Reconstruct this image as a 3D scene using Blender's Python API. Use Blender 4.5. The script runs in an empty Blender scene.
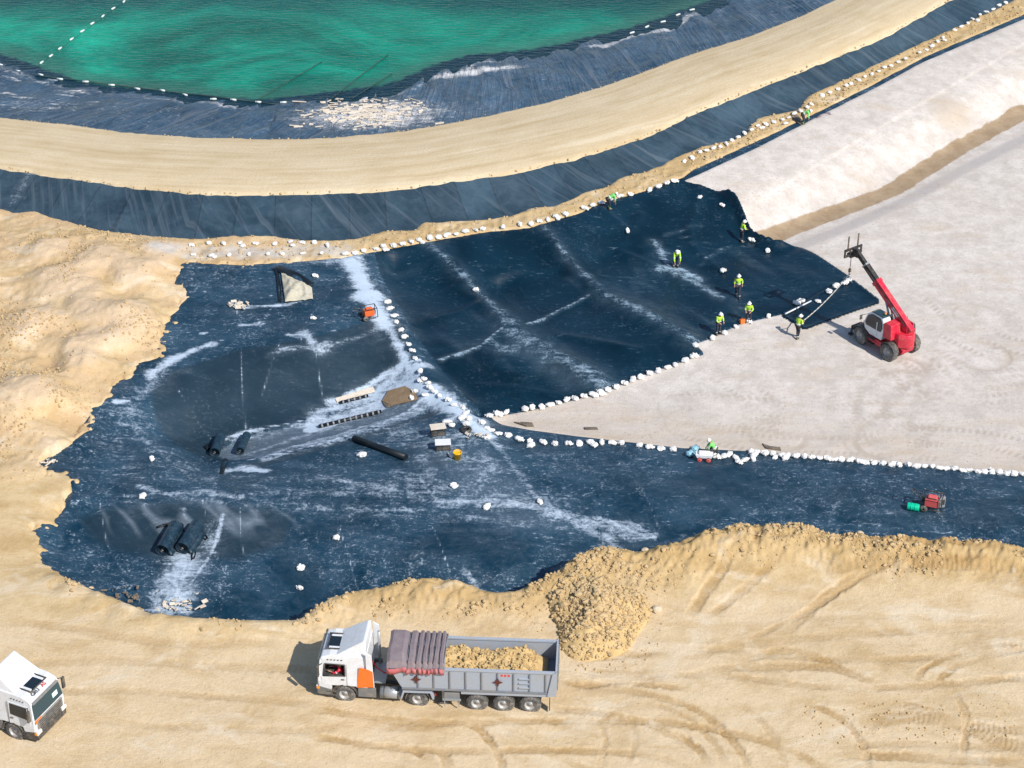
import bpy, bmesh, math, random
import numpy as np
from mathutils import Vector, Matrix
R = math.radians
SC = bpy.context.scene
COL = SC.collection
random.seed(7); rng = np.random.default_rng(11)

# ------------------------------------------------------------------ camera
H = 66.6; PITCH = R(32.5); F = 2000.0
cam_d = bpy.data.cameras.new('camera'); cam = bpy.data.objects.new('camera', cam_d); COL.objects.link(cam)
cam.location = (0, 0, H); cam.rotation_euler = (R(90) - PITCH, 0, 0)
cam_d.sensor_width = 36; cam_d.lens = F / 1024 * 36; cam_d.clip_end = 20000; cam_d.clip_start = 1
SC.camera = cam
# ------------------------------------------------------------------ sky and sun
SUN_EL = R(43); SUN_DIR = Vector((0.71, -0.70, 0)).normalized()      # horizontal direction towards the sun
w = bpy.data.worlds.new('World'); SC.world = w; w.use_nodes = True
nt = w.node_tree; bg = nt.nodes['Background']
sky = nt.nodes.new('ShaderNodeTexSky'); sky.sky_type = 'NISHITA'; sky.sun_disc = False
sky.sun_elevation = SUN_EL; sky.sun_rotation = math.atan2(SUN_DIR.x, SUN_DIR.y)
sky.altitude = 100; sky.air_density = 1.0; sky.dust_density = 0.6; sky.ozone_density = 2.0
nt.links.new(sky.outputs[0], bg.inputs[0]); bg.inputs[1].default_value = 0.11
sl = bpy.data.lights.new('sun', 'SUN'); sl.energy = 4.2; sl.angle = R(0.53); sl.color = (1, 0.955, 0.89)
so = bpy.data.objects.new('sun', sl); COL.objects.link(so); so.location = (40, 0, 80)
sv = Vector((SUN_DIR.x * math.cos(SUN_EL), SUN_DIR.y * math.cos(SUN_EL), math.sin(SUN_EL)))
so.rotation_euler = sv.to_track_quat('Z', 'Y').to_euler()
SC.view_settings.view_transform = 'Standard'; SC.view_settings.look = 'None'
SC.view_settings.exposure = 0.38; SC.view_settings.gamma = 1

# ------------------------------------------------------------------ survey: sight lines to ground points
CP, SP = math.cos(PITCH), math.sin(PITCH)
def at(u, v, z=0.0):
    a = (u - 512) / F; b = -(v - 384) / F
    d = (a, CP + b * SP, -SP + b * CP)
    t = (z - H) / d[2]
    return (d[0] * t, d[1] * t)
def ats(pts, z=None):
    return np.array([at(p[0], p[1], (p[2] if len(p) > 2 else 0.0) if z is None else z) for p in pts])
def dens(pts, step):
    out = []
    pts = np.array(pts, float)
    for a, b in zip(pts[:-1], pts[1:]):
        n = max(1, int(np.linalg.norm((b - a)[:2]) / step))
        for k in range(n): out.append(a + (b - a) * k / n)
    out.append(pts[-1]); return np.array(out)

# ------------------------------------------------------------------ numpy helpers
def vnoise(x, y, sc, seed):
    r = np.random.default_rng(seed); T = r.random((256, 256)).astype(np.float32)
    fx = x / sc; fy = y / sc
    ix = np.floor(fx).astype(np.int32); iy = np.floor(fy).astype(np.int32)
    tx = (fx - ix).astype(np.float32); ty = (fy - iy).astype(np.float32)
    tx = tx * tx * (3 - 2 * tx); ty = ty * ty * (3 - 2 * ty)
    x0 = ix & 255; x1 = (ix + 1) & 255; y0 = iy & 255; y1 = (iy + 1) & 255
    a = T[y0, x0]; b = T[y0, x1]; c = T[y1, x0]; d = T[y1, x1]
    return ((a + (b - a) * tx) * (1 - ty) + (c + (d - c) * tx) * ty) * 2 - 1
def fbm(x, y, sc, seed, o=3):
    s = 0; a = 1.0
    for k in range(o):
        s = s + a * vnoise(x + 31.7 * k, y - 17.3 * k, sc / 2 ** k, seed + k); a *= 0.5
    return s / 1.75
def ss(e0, e1, x):
    t = np.clip((x - e0) / (e1 - e0), 0, 1); return t * t * (3 - 2 * t)

# ------------------------------------------------------------------ survey grid (finer where the site is nearer)
NU, NV = 1000, 860
y_in = 65 * (222 / 65) ** np.linspace(0, 1, NV)
ys = np.concatenate([[-900, -300, -80, 0, 30, 54], y_in, [240, 320, 600, 1500, 4000]])
us = np.concatenate([[-60, -18, -6, -2.6, -1.6, -1.2], np.linspace(-1, 1, NU), [1.2, 1.6, 2.6, 6, 18, 60]])
def WF(y): return np.maximum(30 + 0.25 * (y - 70), 28.5)
Wy = WF(ys)
def YV(v): return at(512, v)[1]
GX = (us[None, :] * Wy[:, None]).astype(np.float32); GY = np.repeat(ys[:, None], len(us), 1).astype(np.float32)
NR, NC = GX.shape
def cidx(n, st):
    i = np.arange(0, n, st)
    return i if i[-1] == n - 1 else np.append(i, n - 1)
def up(C, ri, ci):
    r = np.arange(NR); c = np.arange(NC)
    k = np.clip(np.searchsorted(ri, r, 'right') - 1, 0, len(ri) - 2); t = ((r - ri[k]) / (ri[k + 1] - ri[k])).astype(np.float32)[:, None]
    T = C[k] * (1 - t) + C[k + 1] * t
    k = np.clip(np.searchsorted(ci, c, 'right') - 1, 0, len(ci) - 2); t = ((c - ci[k]) / (ci[k + 1] - ci[k])).astype(np.float32)[None, :]
    return T[:, k] * (1 - t) + T[:, k + 1] * t
def coarse(fn, st):
    ri, ci = cidx(NR, st), cidx(NC, st)
    return up(fn(GX[np.ix_(ri, ci)], GY[np.ix_(ri, ci)]).astype(np.float32), ri, ci)
def sdf(X, Y, P):                                       # signed distance to a polygon, inside positive
    P = np.asarray(P, np.float32); best = np.full(X.shape, 1e9, np.float32); ins = np.zeros(X.shape, bool)
    Q = np.roll(P, -1, 0)
    for (ax, ay), (bx, by) in zip(P, Q):
        dx, dy = bx - ax, by - ay; L = dx * dx + dy * dy + 1e-9
        t = np.clip(((X - ax) * dx + (Y - ay) * dy) / L, 0, 1)
        best = np.minimum(best, (X - ax - t * dx) ** 2 + (Y - ay - t * dy) ** 2)
        c = (ay > Y) != (by > Y)
        with np.errstate(divide='ignore', invalid='ignore'):
            ins ^= c & (X < ax + (Y - ay) * dx / (dy if abs(dy) > 1e-9 else 1e-9))
    d = np.sqrt(best); return np.where(ins, d, -d)
def pline(X, Y, P):                                     # distance to a polyline, side (left +) and arc length
    P = np.asarray(P, np.float32); best = np.full(X.shape, 1e9, np.float32); s = np.zeros(X.shape, np.float32); sd = np.ones(X.shape, np.float32); acc = 0
    for (ax, ay), (bx, by) in zip(P[:-1], P[1:]):
        dx, dy = bx - ax, by - ay; L = dx * dx + dy * dy + 1e-9
        t = np.clip(((X - ax) * dx + (Y - ay) * dy) / L, 0, 1)
        d = (X - ax - t * dx) ** 2 + (Y - ay - t * dy) ** 2
        m = d < best; best = np.where(m, d, best); l = math.sqrt(L)
        s = np.where(m, acc + t * l, s); sd = np.where(m, np.sign(dx * (Y - ay) - dy * (X - ax)), sd); acc += l
    return np.sqrt(best), sd, s
def band(P, st=2):                                      # distance and arc length, evaluated only near the line
    P = np.asarray(P, np.float32)
    ri, ci = cidx(NR, st), cidx(NC, st)
    X = GX[np.ix_(ri, ci)]; Y = GY[np.ix_(ri, ci)]
    D = np.full(X.shape, 99, np.float32); S = np.zeros(X.shape, np.float32); m = 5.0
    k = (X > P[:, 0].min() - m) & (X < P[:, 0].max() + m) & (Y > P[:, 1].min() - m) & (Y < P[:, 1].max() + m)
    if k.any():
        d, _, s = pline(X[k], Y[k], P); D[k] = d; S[k] = s
    return up(D, ri, ci), up(S, ri, ci)
def smooth_line(pts, n=60):                             # Catmull-Rom through points
    P = np.array(pts, float); P = np.vstack([2 * P[0] - P[1], P, 2 * P[-1] - P[-2]]); out = []
    m = len(P) - 3
    for i in range(m):
        for t in np.linspace(0, 1, max(2, n // m), endpoint=False):
            a, b, c, d = P[i:i + 4]
            out.append(0.5 * (2 * b + (c - a) * t + (2 * a - 5 * b + 4 * c - d) * t * t + (3 * b - a - 3 * c + d) * t ** 3))
    out.append(P[-2]); return np.array(out)

# ------------------------------------------------------------------ survey lines: (sight x, sight y, level)
ZR, ZP, ZW = 1.0, -0.2, 0.1            # road level, strip level, water level
waterline = [(-140, 36), (-60, 47), (0, 62), (67, 85), (115, 93), (160, 97), (214, 103), (260, 106), (334, 98), (395, 90), (442, 70), (475, 60), (542, 54), (596, 42), (642, 31), (684, 17), (732, -1), (800, -28)]
road_in = [(-140, 98), (-60, 110), (0, 118), (67, 125), (134, 134), (200, 138), (267, 140), (334, 138), (402, 132), (475, 119), (540, 105), (600, 88), (642, 73), (684, 57), (749, 37), (800, 17), (836, 0), (870, -18), (940, -58)]
road_out = [(-140, 140), (-60, 156), (0, 168), (67, 178), (134, 188), (200, 194), (267, 195), (342, 193), (388, 191), (450, 182), (509, 174), (575, 159), (642, 138), (684, 118), (749, 92), (815, 65), (882, 38), (946, 2), (975, -15), (1060, -62)]
toe = [(-140, 186), (-60, 200), (0, 209), (20, 214), (35, 211), (50, 218), (100, 231), (150, 237), (190, 240), (240, 236), (275, 236), (300, 241), (342, 241), (360, 238), (382, 232), (415, 231), (424, 223), (490, 220), (512, 216), (534, 208), (555, 207), (570, 200), (590, 191), (610, 187), (618, 179), (628, 176), (660, 168), (684, 154), (705, 147), (745, 137), (752, 124), (760, 118), (800, 110), (808, 97), (818, 92), (850, 78), (880, 64), (930, 40), (1010, 3), (1040, -12), (1120, -52)]
top_l = [(182, 262), (240, 266), (300, 262), (345, 258), (375, 252)]
top_c = [(375, 252), (420, 244), (475, 234), (530, 228), (575, 215), (610, 201), (640, 193), (684, 178)]
top_r = [(684, 178), (694, 170), (760, 140), (815, 114), (869, 87), (925, 57), (982, 33), (1030, 12), (1110, -28)]
geo_top = [(684, 182), (694, 177), (760, 147), (815, 119), (869, 92), (925, 62), (982, 38), (1030, 17), (1110, -22)]
west = [(60, 576), (47, 566), (41, 545), (38, 532), (45, 522), (60, 512), (73, 500), (74, 484), (66, 478), (43, 470), (38, 464), (60, 453), (78, 440), (90, 430), (90, 410), (100, 404), (112, 396), (113, 384), (130, 378), (140, 364), (157, 359), (158, 345), (164, 330), (172, 318), (180, 308), (189, 297), (186, 288), (178, 283), (182, 262)]
crest = [(1200, 556, .8), (1100, 551, .8), (1024, 549, .8), (1000, 544, .8), (976, 544, .8), (950, 540, .85), (929, 542, .8), (905, 537, .85), (882, 539, .8), (860, 536, .8), (839, 537, .8), (820, 531, .9), (799, 527, 1.0), (770, 526, 1.05), (732, 527, 1.05), (702, 532, 1.0), (682, 544, .9), (662, 547, .85), (642, 555, .85), (620, 548, .95), (596, 549, .95), (575, 560, .85), (562, 572, .75), (540, 583, .6), (522, 592, .5), (500, 595, .45), (485, 592, .5), (462, 582, .65), (435, 580, .7), (405, 584, .65), (375, 590, .55), (355, 592, .5), (330, 601, .45), (318, 607, .4), (308, 616, .3), (298, 622, .25), (268, 622, .2), (234, 621, .2), (200, 619, .2), (160, 615, .2), (132, 607, .2), (110, 598, .15), (85, 588, .1), (60, 576, 0)]
Wcrest = np.array([at(*p) for p in crest]); nC = len(crest)
Zcrest = np.array([p[2] for p in crest])
tang = np.gradient(Wcrest, axis=0); nrm = np.stack([tang[:, 1], -tang[:, 0]], 1); nrm /= np.linalg.norm(nrm, axis=1, keepdims=True)
nrm = np.where((nrm[:, 1:2] < 0), -nrm, nrm); nrm = nrm * 0.45 + np.array([0, .55]); nrm /= np.linalg.norm(nrm, axis=1, keepdims=True)
Zfoot = np.where(np.arange(nC) < 20, -1.0, -1.15); Zfoot[-5:] = [-.9, -.8, -.7, -.55, -.4]
foot = Wcrest + nrm * ((Zcrest - Zfoot) * 0.85)[:, None]

CTRL = []                                               # level control points: x, y, z
def lv(pts, z=None, step=22):
    p = np.array([(q[0], q[1], z if z is not None else q[2]) for q in pts], float)
    for q in dens(p, step): x, y = at(q[0], q[1], q[2]); CTRL.append((x, y, q[2]))
lv(waterline, ZW, 30); lv(road_in, ZR, 24); lv(road_out, ZR, 18); lv(toe, ZP, 12)
wl = ats(waterline, ZW)
for i in range(len(wl)):                                # pond bed
    t = wl[min(i + 1, len(wl) - 1)] - wl[max(i - 1, 0)]; n = np.array([-t[1], t[0]]); n /= np.linalg.norm(n)
    for d, z in ((4, -.6), (9, -1.6), (25, -3.0)): CTRL.append((wl[i][0] + n[0] * d, wl[i][1] + n[1] * d, z))
lv(top_l + top_c[1:] + top_r[1:], ZP, 14)
lv([(700, 186), (780, 160), (880, 118), (960, 82), (1040, 45)], -0.4, 30)
lv([(733, 207), (800, 178), (900, 135), (1000, 85), (1060, 60)], -0.8, 25)
lv([(757, 240), (782, 230), (876, 190), (999, 119), (1024, 103), (1080, 75)], -2.25, 20)
lv([(775, 249), (889, 196), (1003, 132), (1024, 124), (1080, 95)], -2.2, 20)
lv([(800, 252), (1024, 150), (1100, 120)], -2.0, 30)
for u in range(700, 1250, 50):
    for v in range(300, 470, 35): lv([(u, v)], -2.0)
lv([(480, 418), (560, 398), (640, 375), (703, 353), (803, 329), (880, 302)], -2.0, 25)
lv([(500, 424), (576, 437), (684, 449), (842, 461), (1024, 476), (1200, 490)], -2.0, 25)
lv([(510, 442), (700, 462), (1024, 488), (1200, 500)], -1.75, 30)
lv([(560, 500), (700, 505), (1024, 515), (1200, 520)], -1.35, 30)
# the panelled cell: slope falling away from the strip, west flank below the ridge
lv([(470, 275), (560, 250), (640, 225), (700, 205)], -0.9, 30)
lv([(395, 268), (430, 320), (450, 362), (462, 395)], -1.1, 18)
lv([(440, 290), (480, 335), (515, 365)], -1.45, 20)
lv([(500, 290), (550, 330), (590, 370)], -1.75, 20); lv([(600, 260), (650, 300), (690, 335)], -1.75, 20)
lv([(560, 275), (612, 318), (640, 350)], -1.62, 18)
lv([(720, 260), (760, 290)], -1.95)
# ridge between the cell and the west pit
ridge = [(366, 258, -.3), (378, 290, -.35), (394, 322, -.45), (412, 350, -.6), (432, 378, -.8), (455, 404, -.95), (480, 425, -1.15), (500, 455, -1.2), (522, 485, -1.2), (545, 512, -1.2)]
lv(ridge, None, 10)
lv([(386, 285, -.7), (404, 318, -.85), (424, 348, -1.05), (444, 374, -1.25), (466, 398, -1.45), (486, 416, -1.75)], None, 10)
# west pit: plateau, sump flank, trench
lv([(200, 290), (330, 290), (300, 320), (200, 330)], -0.4, 40); lv([(175, 350), (150, 385)], -0.5)
lv([(150, 402), (175, 382), (235, 364), (300, 352), (350, 340), (402, 328)], -0.55, 14)
lv([(146, 430), (170, 448)], -1.0)
lv([(190, 440), (215, 438), (300, 412), (372, 391)], -2.3, 14); lv([(398, 378, -1.55), (412, 378, -1.2)], None)
lv([(212, 458), (300, 432), (378, 408)], -2.35, 14); lv([(405, 399, -1.75), (420, 397, -1.35)], None)
lv([(232, 464), (310, 446), (390, 424), (425, 414)], -1.75, 12)
lv([(200, 474), (270, 468), (350, 446), (420, 428)], -1.5, 14)
lv([(110, 440), (90, 470), (120, 480), (160, 470)], -0.7)
lv([(80, 490, -.6), (150, 492, -.65), (250, 494, -.7), (350, 494, -.85), (450, 490, -1.0)], None, 22)
lv([(60, 520, -.75), (120, 512, -.8), (200, 508, -.85), (280, 510, -.9), (350, 516, -1.0)], None, 22)
lv([(60, 548, -.9), (130, 548, -1.2), (200, 548, -1.3), (260, 552, -1.3), (330, 556, -1.25), (430, 560, -1.1), (520, 560, -1.1)], None, 22)
lv([(110, 580, -1.0), (200, 596, -1.25), (270, 602, -1.25)], None, 22)
lv(west[1:], -0.35, 14)
# sand ground
for u in range(-120, 160, 38):
    for v in range(240, 640, 34):
        ex = np.interp(v, [240, 265, 300, 345, 365, 390, 430, 470, 500, 540, 580, 640], [170, 150, 160, 130, 110, 85, 60, 15, 40, 10, 20, 400])
        if u < ex: lv([(u, v)], 0.0 if v < 560 else -.0)
for i in range(nC): CTRL.append((Wcrest[i][0], Wcrest[i][1], Zcrest[i])); CTRL.append((foot[i][0], foot[i][1], Zfoot[i]))
for i in range(nC - 1):
    m = (Wcrest[i] + Wcrest[i + 1]) / 2; CTRL.append((m[0], m[1], (Zcrest[i] + Zcrest[i + 1]) / 2))
    m = (foot[i] + foot[i + 1]) / 2; CTRL.append((m[0], m[1], (Zfoot[i] + Zfoot[i + 1]) / 2))
for i in range(nC):
    d = 1.0 + 1.3 * Zcrest[i]; CTRL.append((Wcrest[i][0], Wcrest[i][1] - d, 0.55 * Zcrest[i])); CTRL.append((Wcrest[i][0], Wcrest[i][1] - 2.2 * d - .3, 0.08 * Zcrest[i]))
for u in range(-150, 1250, 70):
    for v in (690, 730, 780, 850, 950): lv([(u, v)], 0.0)
for u in range(560, 1250, 70): lv([(u, 625)], 0.02)
C = np.array(CTRL, np.float64)
key = np.round(C[:, :2] / 0.25).astype(int); _, ui = np.unique(key, axis=0, return_index=True); C = C[ui]
n = len(C); Dm = np.linalg.norm(C[:, None, :2] - C[None, :, :2], axis=2)
A = np.zeros((n + 1, n + 1)); A[:n, :n] = -np.sqrt(Dm ** 2 + 0.04) + np.eye(n) * -0.01; A[:n, n] = 1; A[n, :n] = 1
sol = np.linalg.solve(A, np.append(C[:, 2], 0)); wts = sol[:n].astype(np.float32); c0 = sol[n]
def rbf(X, Y):
    x = X.ravel(); y = Y.ravel(); o = np.full(x.shape, c0, np.float32)
    for k in range(n): o -= wts[k] * np.sqrt((x - np.float32(C[k, 0])) ** 2 + (y - np.float32(C[k, 1])) ** 2 + np.float32(0.04))
    return o.reshape(X.shape)
Z0 = coarse(rbf, 3)
far = np.maximum(ss(1.05, 1.8, np.abs(us))[None, :], np.maximum(ss(60, 40, ys), ss(224, 262, ys))[:, None])
Z0 = Z0 * (1 - far) + np.where(GY > YV(90), .8, 0.0) * far
# ------------------------------------------------------------------ regions
def W_(pts, z): return ats([(p[0], p[1]) for p in pts], z)
pond_poly = np.vstack([W_(road_in, ZR), [(140, 258), (-140, 258)]])
berm_poly = np.vstack([W_(road_out, ZR), W_(toe, ZP)[::-1]])
right_far = np.array([at(1300, 40, -1), at(1320, 300, -2), at(1320, 556, -1)])
works_poly = np.vstack([W_(top_l + top_c[1:] + top_r[1:], ZP), right_far, foot, W_(west[1:-1], -0.35)])
cell_edge_r = [(684, 181), (700, 186), (715, 193), (735, 207), (742, 220), (750, 234), (762, 243), (775, 247), (800, 247), (815, 254), (850, 277)]
cell_z_r = [-.2, -.5, -.75, -1.15, -1.6, -1.9, -2.2, -2.2, -2.05, -2, -2]
low_edge = [(782, 314), (740, 324), (694, 346), (704, 354), (640, 376), (600, 393), (550, 406), (500, 416), (488, 420)]
band_edge = [(488, 420), (500, 424), (529, 430), (576, 436), (682, 448), (749, 451), (842, 460), (916, 466), (1024, 475), (1200, 490), (1320, 500)]
er = np.array([at(p[0], p[1], z) for p, z in zip(cell_edge_r, cell_z_r)])
le = W_(low_edge, -2.0); be = W_(band_edge, -2.0)
geo_poly = np.vstack([er, W_([(848, 279), (782, 314)], -2.0), le[1:], be[1:], [at(1320, 300, -2), at(1300, 30, -1)], W_(geo_top[1:], ZP)[::-1]])
cw = np.array([at(*p) for p in [(373, 250, ZP), (380, 275, -.45), (388, 290, -.6), (406, 320, -.75), (426, 350, -1.0), (446, 376, -1.2), (468, 400, -1.4), (488, 420, -1.9)]])
cell_poly = np.vstack([cw, le[::-1][1:], W_([(782, 314), (848, 279)], -2.0), er[::-1], W_(top_c, ZP)[::-1]])
seam1 = np.array([at(*p) for p in [(424, 240, -.2), (446, 262, -.6), (478, 292, -1.2), (512, 328, -1.6), (545, 356, -1.8), (585, 376, -1.95), (612, 396, -2)]])
seam2 = np.array([at(*p) for p in [(540, 224, -.2), (560, 250, -.8), (582, 276, -1.3), (610, 300, -1.65), (650, 325, -1.8), (700, 350, -2)]])
far_b = np.vstack([Wcrest[:1] + (30, 0), Wcrest])

d_pond = coarse(lambda X, Y: sdf(X, Y, pond_poly), 3)
d_berm = coarse(lambda X, Y: sdf(X, Y, berm_poly), 3)
d_work = coarse(lambda X, Y: sdf(X, Y, works_poly), 2)
d_geo = coarse(lambda X, Y: sdf(X, Y, geo_poly), 2)
d_cell = coarse(lambda X, Y: sdf(X, Y, cell_poly), 3)
s_berm = coarse(lambda X, Y: pline(X, Y, W_(road_out, ZR))[2], 3)
t_road = coarse(lambda X, Y: (lambda a: a[0] * a[1])(pline(X, Y, W_(road_in, ZR))), 3)
s_pond = coarse(lambda X, Y: pline(X, Y, W_(road_in, ZR))[2], 3)
s_wat = coarse(lambda X, Y: (lambda a: a[0] * a[1])(pline(X, Y, wl)), 3)      # >0 on the pond side
t_crest = coarse(lambda X, Y: (lambda a: a[0] * np.where(a[1] > 0, 1, -1))(pline(X, Y, far_b)), 3)  # >0 on the truck side
if t_crest[np.argmin(abs(ys - YV(700))), NC // 2] < 0: t_crest = -t_crest
zc_at = coarse(lambda X, Y: np.interp(X, Wcrest[::-1, 0], Zcrest[::-1]), 6)
d_sheet = np.maximum(np.maximum(d_pond, d_berm), d_work)
wst = ss(-8.5, -10, GX) * ss(YV(240), YV(275), GY)
d_sheet = d_sheet + fbm(GX, GY, 0.9, 5, 3) * (0.16 - .07 * ss(YV(131), YV(98), GY) + .55 * wst) + wst * (.62 * fbm(GX, GY, .42, 7, 2) + .12 * vnoise(GX, GY, .2, 6))

# ------------------------------------------------------------------ sand surface
s_ro = coarse(lambda X, Y: (lambda a: a[0] * a[1])(pline(X, Y, W_(road_out, ZR))), 3)
ZS = Z0 + np.clip(-d_sheet * 0.7, -0.6, 0.11)
inframe = 1 - far
lb = np.array([at(u_, v_) for u_, v_ in [(-700, 754), (128, 443), (172, 370), (335, 184), (368, 90)]])
left = ss(1.5, -1.0, GX - np.interp(GY, lb[:, 1], lb[:, 0])) * (d_work < 0) * ss(YV(518), YV(424), GY) * (d_berm < 0) * (s_ro < 0)
strip = (d_work < 0) * (d_berm < 0) * (s_ro < 0) * ss(YV(292), YV(226), GY) * (1 - left)
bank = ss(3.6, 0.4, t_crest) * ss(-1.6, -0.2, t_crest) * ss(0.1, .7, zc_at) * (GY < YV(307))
edge = ss(2.2, 0.1, np.abs(t_crest)) * (GY < YV(307))
sout = ss(0, 4, t_crest) * (GY < YV(273)) * (d_work < 0)
ridged = lambda sc, sd: 1 - np.abs(vnoise(GX, GY, sc, sd)) * 2
d_out = ss(0.05, 1.1, -d_sheet)
lump = left * (0.20 * fbm(GX, GY * 1.0, 5, 21, 2) + 0.16 * fbm(GX + .3 * GY, GY, 1.9, 22, 3) + .16 * np.clip(1 - 2.5 * np.abs(fbm(GX, GY, 2.4, 25, 3)), 0, 1) * ss(-.3, .4, vnoise(GX, GY, 4, 28)) + 0.045 * vnoise(GX, GY, .4, 23) + .02 * vnoise(GX, GY, .2, 24)) * (.25 + .75 * d_out)
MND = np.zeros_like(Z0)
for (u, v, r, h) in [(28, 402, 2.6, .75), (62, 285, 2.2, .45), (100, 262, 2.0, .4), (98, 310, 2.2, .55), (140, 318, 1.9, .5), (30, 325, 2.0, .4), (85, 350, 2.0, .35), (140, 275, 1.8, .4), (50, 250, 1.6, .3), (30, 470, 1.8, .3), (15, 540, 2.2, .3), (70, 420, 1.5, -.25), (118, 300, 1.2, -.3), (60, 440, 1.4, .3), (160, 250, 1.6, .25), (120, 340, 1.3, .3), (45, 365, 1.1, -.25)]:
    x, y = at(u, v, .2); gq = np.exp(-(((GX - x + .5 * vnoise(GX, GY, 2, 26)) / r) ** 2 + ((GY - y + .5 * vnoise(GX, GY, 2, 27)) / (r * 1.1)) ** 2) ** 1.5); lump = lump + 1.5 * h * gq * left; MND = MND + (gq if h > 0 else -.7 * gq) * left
lump = lump + strip * (0.10 * fbm(GX, GY, 1.0, 31, 3) + 0.06 * ridged(.5, 33)) * ss(0.0, .5, -d_sheet)
lump = lump + bank * (0.20 * fbm(GX, GY, 1.6, 41, 2) + 0.13 * fbm(GX, GY, .5, 42, 2) + 0.09 * vnoise(GX, GY, .24, 43) + .05 * vnoise(GX, GY, .15, 48)) * (.45 + .8 * zc_at)
lump = lump + edge * (0.05 * fbm(GX, GY, .5, 44, 3)) + sout * (0.05 * fbm(GX, GY, 3.5, 45, 3) + 0.016 * fbm(GX, GY, .6, 46, 3))
lump = lump + edge * ss(.3, 0, zc_at) * 0.08 * fbm(GX, GY, .8, 47, 2)
TRK = np.zeros_like(Z0); GTR = np.zeros_like(Z0)
def Z9(p): return (682 + p[0] / 3, 512 + p[1] / 3)
def Z8(p): return (342 + p[0] / 3, 512 + p[1] / 3)
def Z7(p): return (p[0] / 3, 512 + p[1] / 3)
def Z6(p): return (682 + p[0] / 3, 256 + p[1] / 3)
tracks = [(Z9, [(-60, 572), (0, 582), (80, 620), (140, 680), (185, 740), (200, 800)], .34, .07, 0), (Z9, [(-60, 655), (0, 680), (50, 720), (85, 780)], .34, .07, 0),
 (Z9, [(-160, 600), (-60, 590), (40, 640), (110, 720), (130, 790)], .3, .03, 0), (Z9, [(120, 560), (200, 600), (260, 660), (300, 740), (310, 800)], .3, .025, 0),
 (Z9, [(690, 520), (730, 475), (790, 445), (880, 415), (960, 403), (1060, 400)], .3, .06, 1), (Z9, [(740, 545), (800, 480), (880, 450), (960, 428), (1060, 415)], .3, .05, 1),
 (Z9, [(920, 518), (970, 503), (1060, 492)], .28, .08, 1), (Z9, [(520, 640), (600, 628), (700, 618), (780, 630), (860, 650), (940, 690), (1060, 720)], .8, .06, 2),
 (Z9, [(600, 590), (680, 590), (760, 610), (840, 640), (1000, 660), (1060, 640)], .5, .05, 2),
 (Z9, [(160, 465), (240, 430), (330, 420), (420, 445), (500, 490), (620, 530)], .45, .06, 0), (Z9, [(280, 390), (360, 320), (450, 250), (560, 190)], .5, .05, 0), (Z9, [(60, 330), (150, 270), (240, 200), (300, 150)], .4, .05, 0),
 (Z9, [(0, 440), (200, 400), (420, 380), (700, 360), (1060, 350)], .5, .025, 0), (Z9, [(300, 330), (600, 320), (1060, 330)], .4, .02, 0), (Z9, [(430, 740), (560, 735), (760, 745), (1060, 760)], .5, .05, 0), (Z9, [(450, 720), (600, 700), (800, 705), (1060, 720)], .4, .03, 0),
 (Z8, [(320, 615), (390, 640), (440, 690), (470, 740), (485, 800)], .36, .07, 0), (Z8, [(265, 695), (300, 725), (330, 800)], .5, .07, 0), (Z8, [(600, 598), (720, 600), (850, 622), (950, 655), (1060, 720)], .4, .06, 0), (Z8, [(780, 530), (900, 550), (1060, 590)], .4, .04, 0), (Z8, [(690, 480), (820, 490), (960, 485), (1060, 492)], .45, .04, 0),
 (Z8, [(640, 735), (720, 770), (800, 775)], .3, .04, 0), (Z8, [(850, 590), (880, 680), (850, 780)], .25, .03, 0), (Z8, [(740, 590), (790, 680), (770, 790)], .25, .03, 0), (Z8, [(20, 640), (200, 650), (340, 640)], .5, .03, 0), (Z8, [(640, 420), (800, 440), (1000, 420)], .4, .03, 0),
 (Z9, [(10, 330), (70, 255), (120, 190), (150, 140)], .5, .09, 0), (Z9, [(215, 75), (222, 110), (212, 160)], .35, .16, 0), (Z9, [(440, 85), (400, 130), (370, 158)], .3, .14, 0), (Z9, [(400, 190), (600, 175), (780, 180), (1000, 190)], .7, .08, 2), (Z9, [(480, 130), (640, 120), (800, 130), (980, 150)], .7, .09, 2), (Z9, [(180, 400), (380, 300), (560, 200), (700, 150)], .3, .05, 0), (Z9, [(0, 500), (160, 470), (420, 470), (560, 500)], .5, .05, 0), (Z8, [(560, 470), (700, 520), (860, 520), (1060, 540)], .3, .05, 0), (Z8, [(60, 700), (200, 720), (300, 760)], .3, .05, 0), (Z9, [(330, 560), (470, 620), (540, 700), (560, 790)], .34, .05, 0), (Z9, [(800, 520), (850, 620), (840, 760)], .3, .05, 0),
  (lambda p: p, [(300, 708), (420, 724), (560, 722), (680, 726), (790, 752), (860, 800)], .4, .05, 0), (lambda p: p, [(300, 736), (420, 752), (560, 752), (660, 760), (740, 800)], .4, .05, 0), (lambda p: p, [(560, 690), (700, 676), (860, 690), (1060, 676)], .4, .035, 0), (lambda p: p, [(560, 664), (700, 650), (860, 662), (1060, 648)], .4, .03, 0), (Z7, [(-40, 560), (300, 540), (600, 555), (860, 575), (1060, 590)], .4, .03, 0), (Z7, [(-40, 470), (300, 450), (700, 470), (1000, 480)], .5, .025, 0), (Z7, [(220, 620), (500, 650), (900, 660), (1060, 640)], .4, .025, 0), (Z7, [(-40, 330), (200, 350), (500, 400), (840, 400)], .5, .03, 0)]
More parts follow.
